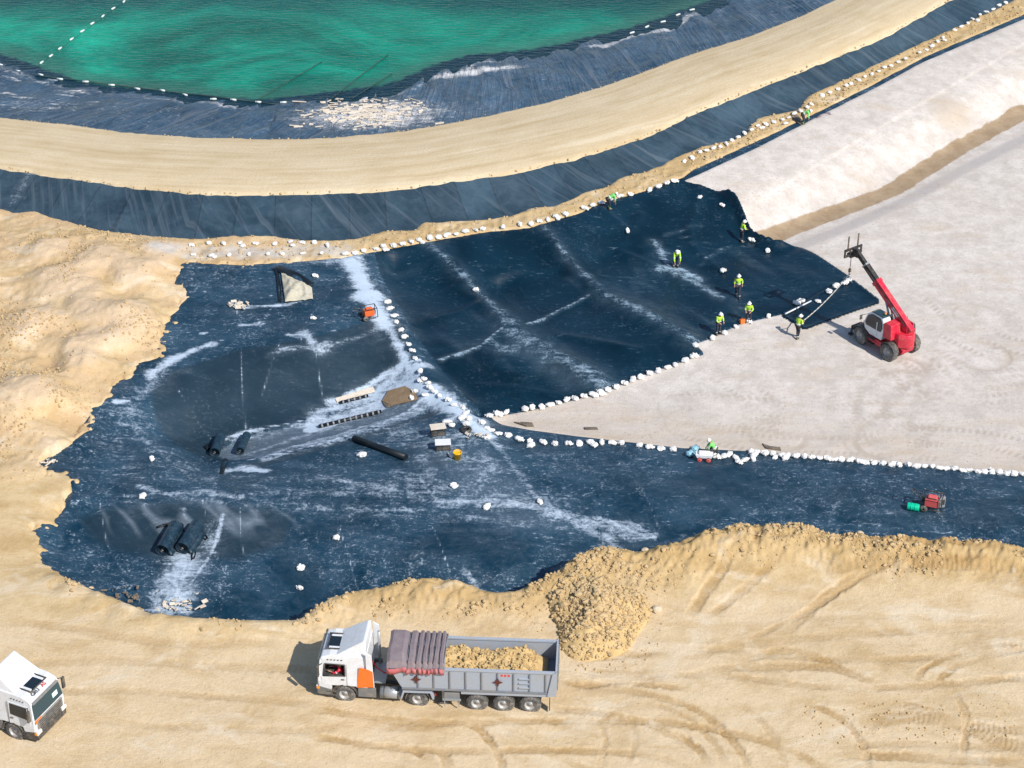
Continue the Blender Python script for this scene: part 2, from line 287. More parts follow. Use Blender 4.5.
for fn, pts, wd, dp, kind in tracks:
    P = smooth_line([at(*fn(p)) for p in pts], 40)
    D, S = band(P); D = D + .07 * vnoise(GX, GY, .35, 61) + .05 * vnoise(GX, GY, .15, 65)
    wob = np.clip(.75 + .5 * vnoise(GX, GY, 1.1, 62), .2, 1.2)
    g = ss(wd * .75, wd * .45, D) * wob
    if kind == 0: prof = -g * 1.15 + .35 * np.exp(-((D - wd * .85) / .10) ** 2) * wob * (.4 + vnoise(GX, GY, .3, 64))
    else:
        tr = np.sin(S * 2 * math.pi / .26 + D * 5) * .5 + .5
        prof = -g * (.35 + .9 * tr) + .35 * np.exp(-((D - wd * .8) / .1) ** 2)
    ends = ss(0, 1.6, S) * ss(0, 1.6, S[D < 1].max() - S if (D < 1).any() else 1)
    prof = prof * ends * (1 if kind == 0 else .85 * ss(-.7, .2, vnoise(GX, GY, .9, 69))); g = g * ends
    lump = lump + prof * dp * .9 * (d_work < 0.5) * (GY < YV(345)); TRK = np.maximum(TRK, g * min(1, dp / .06) * (GY < YV(345)))
lump = np.maximum(lump, -.04 - .5 * np.clip(-d_sheet - .25, 0, 1))
ZS = ZS + lump * inframe
onroad = (d_pond < 0) * (d_berm < 0) * (t_road < 0) * (GY > YV(307))
roadm = (t_road < 0.6) & (d_berm < .8) & (GY > YV(239)) & (s_ro > -0.8)
ZS = ZS + roadm * (0.012 * fbm(s_pond * .4, t_road * 2, 2.0, 51, 2) + .006 * fbm(GX, GY, .5, 52, 2))

# ------------------------------------------------------------------ sheet surfaces
ax = seam1[-1] - seam1[0]; ax /= np.linalg.norm(ax)
ca = GX * ax[0] + GY * ax[1]; cb = -GX * ax[1] + GY * ax[0]
wr = 0.10 * fbm(ca / 4, cb, 1.7, 71, 2) + .10 * fbm(ca, cb, 5.0, 73, 2) + 0.03 * np.clip(ridged(1.0, 72) - .75, 0, 1) * 3 * .4
cellm = ss(-.3, .8, d_cell)
pitm = (1 - cellm) * ss(0, .5, -d_geo)
wr2 = 0.035 * fbm(GX, GY * 1.6, 1.4, 74, 3)
fx0, fy0 = at(200, 520, -1)
fold = np.exp(-(((GX - fx0) / 6.5) ** 2 + ((GY - fy0) / 1.7) ** 2))
wr2 = wr2 + fold * (.16 * fbm(GX + .5 * GY, GY * .4, .9, 75, 2) + .16 * np.clip(1 - 2.2 * np.abs(vnoise(GX + .7 * GY, GY * .45, 1.1, 76)), 0, 1))
ZL = Z0 + (cellm * wr + pitm * wr2)
DUST_SHEEN = .50 * ss(.25, .9, fold) * np.clip(1 - 4.5 * np.abs(vnoise(GX + .7 * GY, GY * .45, 1.1, 76)), 0, 1) * (vnoise(GX, GY, 2.2, 77) > -.2)  # wrinkle highlights painted as pale lines along the fold creases
crz = np.clip(1 - 7 * np.abs(fbm(ca * .35, cb, 2.4, 78, 2)), 0, 1); DUST_SHEEN = np.maximum(DUST_SHEEN, .30 * cellm * crz * ss(.1, .5, vnoise(ca, cb, 4.5, 79))); FILM_SHEEN = .55 * ss(.2, .8, fold) * np.clip(1 - 5 * np.abs(fbm(GX + .7 * GY, GY * .5, 1.3, 76, 2)), 0, 1)  # crease highlights painted on the cell panels, and again on the lower folds
def streak(pts, wd, st, z=-1.0, fold_h=0, soft=1.0):
    global DUST_SHEEN, ZL
    P = smooth_line([at(p[0], p[1], p[2] if len(p) > 2 else z) for p in pts], 24)
    D, S = band(P); wn = wd * (.7 + .8 * np.abs(vnoise(S, S * 0, 1.3, int(100 + wd * 100)))) 
    DUST_SHEEN = np.maximum(DUST_SHEEN, st * np.exp(-(D / wn) ** 2 * soft))
    if fold_h: ZL = ZL + fold_h * np.exp(-(D / .22) ** 2)
# ridge walk, white with dust
streak([(352, 262), (362, 285), (374, 308), (385, 325)], 1.1, .95, -.4); streak([(385, 325), (398, 345), (412, 368), (425, 388)], .45, .8, -.6)
streak([(405, 378), (425, 388), (445, 402), (468, 420), (488, 434)], .75, .95, -1.0); streak([(450, 420), (462, 408), (480, 425)], .9, .8, -1.0)
streak([(488, 434), (505, 456), (525, 482), (543, 508)], .55, .56, -1.2); streak([(480, 436), (482, 470), (478, 500)], .7, .45, -1.2)
streak([(430, 385), (400, 390), (350, 402), (318, 414)], .75, .8, -2.3); streak([(420, 380), (380, 384), (345, 396)], .3, .9, -2.2); streak([(318, 414), (280, 430), (225, 440)], .35, .6, -2.3)
streak([(213, 446), (222, 438), (245, 430), (290, 420), (330, 411), (372, 397)], .16, .85, -2.1, .05); streak([(246, 463), (280, 456), (330, 443), (380, 424), (425, 404)], .14, .85, -1.8, .06); streak([(250, 455), (300, 446), (345, 436)], .10, .7, -1.9, .03); streak([(300, 424), (330, 420), (380, 405), (410, 392)], .9, .78, -2.3); streak([(330, 402), (375, 392), (400, 384)], .6, .85, -2.2)
streak([(262, 463), (330, 446), (390, 426), (440, 408)], .55, .50, -1.8)
streak([(246, 455), (262, 450), (300, 436), (330, 428)], .35, .6, -2.1); streak([(232, 440), (222, 440), (214, 452)], .25, .5, -2.2)
streak([(225, 470), (245, 468), (265, 472)], .55, .9, -1.4); streak([(268, 452), (288, 452)], .2, .9, -1.5)
# pale stain patches on the plateau
streak([(150, 376), (172, 362), (192, 352), (212, 346)], .5, .85, -.5); streak([(168, 372), (190, 372)], .4, .35, -.5); streak([(115, 402), (128, 401)], .25, .95, -.4); streak([(200, 335), (205, 335)], .3, .8, -.5)
streak([(240, 326), (252, 325), (262, 324)], .35, .85, -.4); streak([(232, 303), (240, 307), (285, 305), (300, 302)], .22, .95, -.4); streak([(258, 299), (272, 296)], .2, .6, -.4); streak([(305, 336), (318, 348), (328, 344)], .5, .66, -.5); streak([(288, 337), (300, 339)], .35, .75, -.5); streak([(268, 356), (285, 350), (330, 345), (380, 330)], .3, .55, -.5)
streak([(276, 262), (300, 258), (345, 262)], .7, .6, -.2); streak([(188, 268), (260, 268)], .35, .45, -.2)
streak([(128, 400), (140, 425), (150, 445), (175, 462), (210, 472)], 1.3, .46, -.8); streak([(165, 375), (140, 400)], .7, .5, -.6)
streak([(80, 424), (150, 422)], .12, .5, -.5); streak([(75, 480), (200, 480), (330, 492)], .12, .45, -.7)
# dust along the lower bench
streak([(140, 488), (165, 495), (200, 493), (240, 498)], .6, .58, -.7); streak([(240, 492), (300, 496), (360, 490), (440, 500)], .9, .46, -.8); streak([(320, 478), (380, 488), (440, 498)], .7, .5, -.9); streak([(236, 474), (300, 480), (335, 476)], .5, .45, -.9); streak([(360, 508), (420, 512), (470, 500)], .8, .46, -1)
streak([(440, 505), (520, 506), (580, 518), (650, 530)], .9, .62, -1.2); streak([(560, 510), (606, 532), (610, 545)], .8, .62, -1.1); streak([(600, 515), (655, 533)], .4, .72, -1.2)
streak([(345, 415), (420, 445), (470, 452)], 2.0, .42, -1.3); streak([(430, 435), (470, 440)], 1.2, .55, -1.2); streak([(420, 460), (440, 490)], 1.2, .45, -1.1); streak([(150, 475), (420, 478), (500, 500)], 1.6, .26, -.9)
streak([(464, 566), (476, 580), (484, 590)], .4, .6, -1.0); streak([(430, 520), (520, 545), (600, 520)], 1.5, .25, -1.1)
for pts, wd, st, zz in (([(70, 470), (160, 480), (300, 478), (420, 470)], 1.6, .30, -.8), ([(90, 500), (250, 503), (420, 512), (560, 520)], 1.0, .42, -.8), ([(395, 430), (440, 450), (490, 470)], 2.2, .50, -1.2), ([(400, 480), (470, 500), (560, 500)], 2.0, .48, -1.1), ([(190, 275), (260, 290), (340, 280)], 2.2, .30, -.3), ([(220, 310), (290, 325), (350, 320)], 1.8, .28, -.4), ([(120, 410), (110, 440), (130, 470)], 1.5, .40, -.6), ([(540, 455), (640, 475), (700, 500)], 1.6, .30, -1.6), ([(350, 540), (430, 560), (480, 575)], 1.6, .30, -1.1), ([(280, 545), (320, 570)], 1.2, .28, -1.2), ([(820, 490), (900, 515), (1000, 520)], 1.2, .26, -1.5), ([(355, 270), (395, 330)], 2.0, .45, -.4)): streak(pts, wd, st, zz)
for pts, zc, st in (([(250, 458), (320, 437), (385, 417), (448, 403), (440, 410), (330, 446), (262, 466)], -1.8, .60), ([(300, 428), (330, 415), (378, 398), (418, 380), (425, 392), (385, 410), (340, 425), (310, 435)], -2.2, .80)):
    DUST_SHEEN = np.maximum(DUST_SHEEN, st * ss(-.15, .2, coarse(lambda X, Y: sdf(X, Y, W_(pts, zc)), 2) + .2 * fbm(GX, GY, .8, 95, 3)))
for pts, zc, st, wd in (([(214, 447), (245, 432), (330, 412), (395, 388), (425, 395), (450, 404), (330, 443), (246, 463), (226, 460)], -2.0, .42, .15), ([(420, 430), (500, 440), (560, 500), (600, 530), (500, 545), (430, 500), (400, 460)], -1.2, .16, 2.5), ([(335, 262), (365, 258), (385, 300), (400, 340), (360, 320)], -.4, .22, 1.2), ([(150, 590), (165, 555), (215, 540), (200, 600), (165, 612)], -1.2, .22, .8), ([(500, 335), (530, 340), (606, 390), (560, 395), (500, 355)], -1.8, .16, 1.5)):
    FILM_SHEEN = np.maximum(FILM_SHEEN, st * ss(-.1, wd, coarse(lambda X, Y: sdf(X, Y, W_(pts, zc)), 2) + .12 * fbm(GX, GY, .8, 96, 3)))
# trail beneath the two rolls
streak([(185, 560), (176, 585), (168, 605)], 1.5, .74, -1.25); streak([(215, 528), (208, 555), (192, 585), (182, 606)], .7, .5, -1.25); streak([(224, 520), (212, 550), (190, 585)], .2, .75, -1.2); streak([(164, 606), (185, 608)], .5, .8, -1.2)
for pts, zz in (([(242, 362), (243, 400), (246, 425)], -1.4), ([(315, 350), (320, 380), (328, 402)], -1.4), ([(178, 400), (200, 420), (215, 432)], -1.5), ([(282, 352), (262, 390)], -1.2), ([(240, 300), (230, 330), (200, 350)], -.4), ([(345, 270), (325, 300), (305, 325), (300, 345)], -.4), ([(203, 505), (212, 540), (226, 575)], -1.1), ([(100, 505), (110, 550), (140, 590)], -1), ([(150, 425), (280, 470)], -1.0), ([(240, 510), (242, 545), (248, 560)], -1.1), ([(600, 440), (640, 490), (660, 530)], -1.5), ([(800, 470), (830, 520)], -1.5), ([(330, 500), (350, 560), (360, 590)], -1.1), ([(420, 500), (450, 570)], -1.1)):
    streak(pts, .07, .62, zz, .02)
# panels of the cell: dusty overlaps, and folds with their lit faces painted pale
streak([(424, 240, -.2), (446, 262, -.6), (478, 292, -1.2), (500, 316, -1.5)], .42, .5, -1, .02); streak([(500, 316, -1.5), (520, 340, -1.7), (560, 362, -1.9), (606, 392, -2)], .7, .5, -1.5, .02)
streak([(505, 330), (525, 350), (575, 370), (602, 385)], 1.1, .45, -1.8); streak([(490, 345), (510, 355), (520, 350)], .5, .5, -1.7); streak([(560, 368), (590, 378), (607, 385)], 1.0, .4, -1.9)
streak([(540, 224, -.2), (566, 256, -.9), (588, 280, -1.4), (600, 296, -1.6)], .42, .42, -1, .02); streak([(600, 296, -1.6), (640, 318, -1.8), (690, 345, -2)], .7, .46, -1.7, .02); streak([(610, 300), (640, 308), (690, 335)], 1.0, .3, -1.8)
streak([(440, 366), (462, 358), (482, 349), (490, 340), (506, 330)], .2, .72, -1.5, .15); streak([(527, 328), (545, 318), (565, 308), (588, 299)], .2, .72, -1.6, .15); streak([(598, 272), (645, 272)], .1, .5, -1.2)  # cross folds: their bright lit faces painted as pale streaks
streak([(655, 245), (662, 252), (672, 268), (690, 275), (720, 290)], .55, .62, -1.5, .03); streak([(660, 268), (680, 268), (700, 275)], .5, .7, -1.6); streak([(570, 200), (590, 200)], .4, .3, -.4)
streak([(665, 232), (685, 227), (705, 222)], .13, .5, -1.0, .05); streak([(705, 258), (725, 246), (750, 242)], .13, .55, -1.6, .06); streak([(680, 232), (715, 236)], .1, .4, -1.0); streak([(700, 262), (705, 258), (720, 248)], .15, .3, -1.5); streak([(740, 310), (735, 302), (742, 296)], .6, .35, -2)
# broad swells of the subsoil under the cell panels
for sm_, h_ in ((seam1, .42), (seam2, .42)):
    D, S = band(sm_); ZL = ZL + h_ * np.exp(-((D + .3 * vnoise(GX, GY, 2.5, 97)) / 1.15) ** 2) * cellm * ss(0, 3, S)
# pleats crossing the cell panels
for (pts, h) in [([(620, 250), (660, 262)], .1), ([(700, 200), (690, 235), (720, 262)], .08), ([(450, 290), (520, 270)], .06), ([(640, 222), (628, 234), (600, 222)], .1), ([(430, 320), (490, 300)], .06), ([(560, 330), (640, 345)], .06), ([(480, 380), (560, 385)], .05)]:
    P = smooth_line([at(p[0], p[1], -1.2) for p in pts], 20); D, _ = band(P); ZL = ZL + 2.0 * h * np.exp(-(D / .38) ** 2)
# curled free edge of the cell liner beside the drain line
De, Se = band(er[2:9]); lift = (0.62 + .12 * np.sin(Se * 1.3)) * ss(.62, .02, De) * ss(0, 1.5, Se) * ss(0, 1.5, Se.max() - Se if Se.max() > 0 else 1)
DR = np.clip(DUST_SHEEN, 0, 1)
ZLw = ZL - np.clip(-d_work * .5, 0, .5) + np.clip(-d_geo * 0.35, -0.3, 0.04) + lift * (d_geo < .12)
for k, sm in enumerate((seam1, seam2)):                     # each panel laps 2 cm over its neighbour
    d, sd, s = None, None, None
panel = np.zeros_like(Z0, np.int8)
def side(P):
    return coarse(lambda X, Y: (lambda a: a[0] * a[1])(pline(X, Y, P)), 3)
sd1, sd2 = side(seam1), side(seam2)
_k = np.argmin(abs(ys - YV(250))); sg1 = 1 if sd1[_k, np.argmin(abs(GX[_k] - at(700, 250)[0]))] > 0 else -1
incell = d_cell > 0
panel = np.where(incell, np.where(sd1 * sg1 < 0, 1, np.where(sd2 * sg1 < 0, 2, 3)), 0)
ZLw = ZLw + np.where(panel == 1, .01, np.where(panel == 2, .02, np.where(panel == 3, .03, 0)))
hum = 0.022 * fbm(GX, GY, 2.2, 81, 3) + .006 * fbm(GX, GY, .5, 82, 2)
gtr = [[(530, 520), (528, 450), (545, 400), (585, 365), (655, 345)], [(600, 520), (605, 450), (625, 410), (665, 385)], [(90, 370), (180, 430), (250, 490), (290, 540)], [(0, 455), (200, 470), (420, 500), (620, 480)], [(620, 300), (700, 340), (760, 400), (900, 420), (1060, 400)], [(740, 330), (820, 400), (1060, 380)], [(560, 560), (700, 520), (900, 530), (1060, 560)], [(20, 500), (240, 540), (480, 545), (760, 560)], [(660, 140), (760, 230), (900, 300)], [(880, 180), (960, 240), (1060, 260)], [(760, 400), (700, 470), (600, 560)]]
for pts in gtr:
    P = smooth_line([at(*Z6(p), -2.0) for p in pts], 40); D, S = band(P)
    for o in (0.0, 1.7):
        g = ss(.34, .16, np.abs(D - o)) * (.5 + .5 * np.sin(S * 2 * math.pi / .42 + D * 6)) * np.clip(.55 + .8 * vnoise(GX, GY, 1.8, 63), 0, 1)
        GTR = np.maximum(GTR, g)
steps = .05 * ss(-.06, .06, side(np.array([at(740, 215, -1.2), at(1080, 22, -1.2)]))) 
d_dr = band(np.array([at(*p) for p in [(757, 243, -2.25), (800, 226, -2.25), (889, 193, -2.25), (960, 148, -2.25), (1024, 113, -2.25), (1100, 75, -2.25)]]))[0]
ZG = Z0 + hum - GTR * .02 + steps + np.clip(d_geo * 0.35, -0.3, 0.03)
d_sh_poly = W_([(781, 315), (805, 330), (843, 316), (881, 303), (866, 292), (849, 279), (815, 297)], -2.0)
d_sh = coarse(lambda X, Y: sdf(X, Y, d_sh_poly), 2) + .03 * vnoise(GX, GY, .8, 66)
ZH = ZG + .05 + .03 * fbm(GX, GY, 1.2, 67, 2) + .05 * np.exp(-(d_sh / .2) ** 2)
ribs = .055 * fbm(s_berm + .35 * s_ro, s_ro * .12, .55, 83, 2) + .05 * vnoise(s_berm + .4 * s_ro, s_ro * .1, 1.6, 89) + .03 * ss(.46, .5, np.abs((s_berm / 2.6) % 1 - .5)) 
ZB = Z0 - .03 + ribs * ss(.1, 1.4, d_berm)
pin = (s_wat < 0)
pd = -d_pond
ribp = .20 * fbm(s_pond - .9 * d_pond, d_pond * .16, 1.3, 85, 3) + .25 * (ridged(5.0, 90) > .75) * 0 + .16 * fbm(s_pond, d_pond, 3.0, 91, 2) + .05 * fbm(GX, GY, .8, 86, 2)
ribp = ribp + .13 * np.clip(ridged(1.6, 87) - .6, 0, 1) * ss(6, 0, np.abs(s_wat + 1.0))
ZPD = Z0 - .03 + ribp * ss(.1, 1.6, d_pond)
PDU = np.clip(ss(1.1, .1, np.abs(s_wat + .75 + .6 * vnoise(s_pond, s_pond * 0, 3, 88))) * (.45 + .3 * vnoise(s_pond, s_pond * 0, 7, 93)), 0, 1)
jx, jy = at(372, 108, 1.2); J = np.exp(-(((GX - jx) / 7.5) ** 2 + ((GY - jy) / 4.2) ** 2)); PDU = np.maximum(PDU, J * .85)
jx, jy = at(470, 66, .8); PDU = np.maximum(PDU, .95 * np.exp(-(((GX - jx) / 5) ** 2 + ((GY - jy - .25 * (GX - jx)) / 1.0) ** 2)))
jx, jy = at(45, 98, 1.2); PDU = np.maximum(PDU, .4 * np.exp(-(((GX - jx) / 11) ** 2 + ((GY - jy) / 4.0) ** 2)))
for k in range(16):
    x_, y_ = at(random.uniform(0, 120), random.uniform(72, 112), .6); PDU = np.maximum(PDU, .75 * np.exp(-(((GX - x_) / random.uniform(.8, 2.0)) ** 2 + ((GY - y_ + .12 * (GX - x_)) / .22) ** 2)))
BDU = .45 * np.exp(-((s_berm - pline(np.array([at(10, 190, 1)[0]]), np.array([at(10, 190, 1)[1]]), W_(road_out, ZR))[2][0]) / .7) ** 2)

# ------------------------------------------------------------------ sheet meshes
def cells_mesh(name, mat, Z, keep, attrs=None, kind='structure', parent=None, stride=1, part=False):
    if stride > 1:
        ri, ci = cidx(NR, stride), cidx(NC, stride); ix = np.ix_(ri, ci); X, Y, Zz, K = GX[ix], GY[ix], Z[ix], keep[ix]; at_ = {k: v[ix] for k, v in (attrs or {}).items()}
    else: X, Y, Zz, K = GX, GY, Z, keep; at_ = attrs or {}
    nr, nc = X.shape
    kc = K[:-1, :-1] if part else K[:-1, :-1] | K[1:, :-1] | K[:-1, 1:] | K[1:, 1:]
    idx = np.arange(nr * nc).reshape(nr, nc)
    q = np.stack([idx[:-1, :-1][kc], idx[:-1, 1:][kc], idx[1:, 1:][kc], idx[1:, :-1][kc]], 1)
    used, inv = np.unique(q, return_inverse=True); q = inv.reshape(-1, 4)
    me = bpy.data.meshes.new(name); nv, nf = len(used), len(q)
    me.vertices.add(nv); me.loops.add(nf * 4); me.polygons.add(nf)
    co = np.stack([X.ravel()[used], Y.ravel()[used], Zz.ravel()[used]], 1).astype(np.float32)
    me.vertices.foreach_set('co', co.ravel()); me.loops.foreach_set('vertex_index', q.ravel().astype(np.int32))
    me.polygons.foreach_set('loop_start', np.arange(0, nf * 4, 4, dtype=np.int32)); me.polygons.foreach_set('use_smooth', np.ones(nf, bool))
    me.update(calc_edges=True)
    for k, v in at_.items():
        a = me.attributes.new(k, 'FLOAT', 'POINT'); a.data.foreach_set('value', np.asarray(v, np.float32).ravel()[used])
    me.materials.append(mat); o = bpy.data.objects.new(name, me); COL.objects.link(o)
    if kind: o['kind'] = kind
    if parent: o.parent = parent
    return o
# ------------------------------------------------------------------ materials
class NM:
    def __init__(s, name, rough=.8, spec=.3):
        s.m = bpy.data.materials.new(name); s.m.use_nodes = True; s.t = s.m.node_tree; s.p = s.t.nodes['Principled BSDF']
        s.p.inputs['Roughness'].default_value = rough; s.p.inputs['Specular IOR Level'].default_value = spec
        s.tc = s.n('ShaderNodeTexCoord').outputs['Object']
    def n(s, t, **k):
        o = s.t.nodes.new(t)
        for a, b in k.items(): setattr(o, a, b)
        return o
    def L(s, a, b): s.t.links.new(a, b)
    def put(s, sock, v):
        if hasattr(v, 'is_linked') or isinstance(v, bpy.types.NodeSocket): s.L(v, sock)
        else: sock.default_value = v
    def mapc(s, sc, rot=(0, 0, 0), src=None):
        o = s.n('ShaderNodeMapping'); o.inputs['Scale'].default_value = sc; o.inputs['Rotation'].default_value = rot; s.L(src or s.tc, o.inputs[0]); return o.outputs[0]
    def noise(s, sc, det=4, rgh=.55, src=None, dist=0):
        o = s.n('ShaderNodeTexNoise'); o.inputs['Scale'].default_value = sc; o.inputs['Detail'].default_value = det; o.inputs['Roughness'].default_value = rgh; o.inputs['Distortion'].default_value = dist
        s.L(src or s.tc, o.inputs['Vector']); return o.outputs[0]
    def vor(s, sc, src=None, out='Distance'):
        o = s.n('ShaderNodeTexVoronoi'); o.inputs['Scale'].default_value = sc; s.L(src or s.tc, o.inputs['Vector']); return o.outputs[out]
    def attr(s, nm): return s.n('ShaderNodeAttribute', attribute_name=nm).outputs['Fac']
    def math(s, op, a, b=0.0, c=0.0, clamp=False):
        o = s.n('ShaderNodeMath', operation=op, use_clamp=clamp)
        for i, v in enumerate((a, b, c)): s.put(o.inputs[i], v)
        return o.outputs[0]
    def step(s, v, a, b, lo=0.0, hi=1.0):
        o = s.n('ShaderNodeMapRange', interpolation_type='SMOOTHSTEP'); s.put(o.inputs[0], v)
        for i, x in enumerate((a, b, lo, hi)): o.inputs[i + 1].default_value = x
        return o.outputs[0]
    def mix(s, f, a, b, bt='MIX'):
        o = s.n('ShaderNodeMix', data_type='RGBA', blend_type=bt); s.put(o.inputs[0], f)
        for i, v in ((6, a), (7, b)): s.put(o.inputs[i], (*v, 1) if isinstance(v, tuple) else v)
        return o.outputs[2]
    def ramp(s, v, stops):
        o = s.n('ShaderNodeValToRGB'); e = o.color_ramp.elements; s.L(v, o.inputs[0])
        while len(e) < len(stops): e.new(.5)
        for q, (p, c) in zip(e, stops): q.position = p; q.color = (*c, 1)
        return o.outputs[0]
    def bump(s, h, st, dist, prev=None):
        o = s.n('ShaderNodeBump'); o.inputs['Strength'].default_value = st; o.inputs['Distance'].default_value = dist; s.L(h, o.inputs['Height'])
        if prev is not None: s.L(prev, o.inputs['Normal'])
        return o.outputs[0]
    def out(s, col, nrm=None, rough=None):
        s.put(s.p.inputs['Base Color'], (*col, 1) if isinstance(col, tuple) else col)
        if nrm is not None: s.L(nrm, s.p.inputs['Normal'])
        if rough is not None: s.put(s.p.inputs['Roughness'], rough)
        return s.m

def mat_sand():
    s = NM('sand', .95, .1)
    big = s.noise(.12, 4, .6, dist=.6); mid = s.noise(.9, 5, .6); fine = s.noise(7, 4, .65)
    stre = s.noise(.4, 5, .6, s.mapc((.6, 1.4, 1), (0, 0, .25)), dist=.8)
    v = s.math('ADD', s.math('MULTIPLY', big, .35), s.math('ADD', s.math('MULTIPLY', stre, .33), s.math('MULTIPLY', mid, .32)))
    col = s.ramp(v, [(.32, (.34, .215, .095)), (.42, (.465, .325, .16)), (.52, (.57, .425, .24)), (.66, (.645, .505, .32))])
    pink = s.math('MULTIPLY', s.attr('left'), s.step(s.noise(.35, 3), .3, .65))
    col = s.mix(s.math('MULTIPLY', pink, .6), col, (.56, .39, .235))
    md_ = s.math('ADD', s.attr('mnd'), s.math('MULTIPLY', s.math('SUBTRACT', mid, .5), .9)); col = s.mix(s.step(md_, .30, .9, 0, .75), col, (.60, .455, .31)); col = s.mix(s.math('MULTIPLY', s.attr('left'), s.step(md_, .10, -.35, 0, .55)), col, (.42, .28, .145))  # relief shading put into the colour: mound tops paler, hollows darker
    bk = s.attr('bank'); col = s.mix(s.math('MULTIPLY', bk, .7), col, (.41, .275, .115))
    col = s.mix(s.math('MULTIPLY', s.attr('pale'), s.step(stre, .35, .65, .5, .85)), col, (.635, .50, .335))
    col = s.mix(s.math('MULTIPLY', s.attr('track'), s.step(fine, .25, .6, .5, .95)), col, (.37, .235, .10))
    col = s.mix(s.math('MULTIPLY', s.attr('grey'), s.step(mid, .3, .6, .2, .8)), col, (.50, .49, .47))
    col = s.mix(s.step(fine, .42, .7, 0, .25), col, (.36, .25, .12), 'MIX')
    col = s.mix(s.step(s.vor(2.6), .10, .02, 0, .45), col, (.30, .21, .11))
    och = s.noise(.22, 7, .70, s.mapc((.7, 1.25, 1), (0, 0, .18)), dist=1.4); och = s.math('SUBTRACT', och, s.math('MULTIPLY', s.attr('left'), .07)); col = s.mix(s.step(och, .50, .68, 0, .46), col, (.40, .265, .115))
    wht = s.noise(.26, 6, .66, s.mapc((.7, 1.3, 1), (0, 0, .1)), dist=1.2); col = s.mix(s.step(wht, .52, .68, 0, .6), col, (.66, .56, .42))
    n1 = s.bump(s.noise(4.5, 6, .7), .55, .09); n2 = s.bump(s.noise(15, 3, .65), .5, .04, n1); n2 = s.bump(s.noise(1.0, 5, .65, s.mapc((.8, 1.8, 1), (0, 0, .12)), dist=.6), .28, .10, n2)
    return s.out(col, n2)
def mat_road():
    s = NM('road_sand', .95, .1)
    cx = s.n('ShaderNodeCombineXYZ'); s.L(s.attr('rs'), cx.inputs[0]); s.L(s.attr('rt'), cx.inputs[1]); c = cx.outputs[0]
    a = s.noise(1.0, 5, .6, s.mapc((.06, 1.6, 1), src=c)); b = s.noise(1.0, 4, .6, s.mapc((.3, .8, 1), src=c)); f = s.noise(5, 4, .7)
    v = s.math('ADD', s.math('MULTIPLY', a, .6), s.math('MULTIPLY', b, .4))
    col = s.ramp(v, [(.3, (.42, .315, .175)), (.5, (.54, .435, .285)), (.68, (.62, .525, .375))])
    col = s.mix(s.step(f, .4, .75, 0, .3), col, (.40, .30, .16))
    rut = s.math('SINE', s.math('MULTIPLY', s.attr('rt'), 2.1)); col = s.mix(s.step(s.math('MULTIPLY', rut, a), .3, .6, 0, .25), col, (.44, .33, .19))
    return s.out(col, s.bump(s.noise(5, 5, .7), .5, .08))
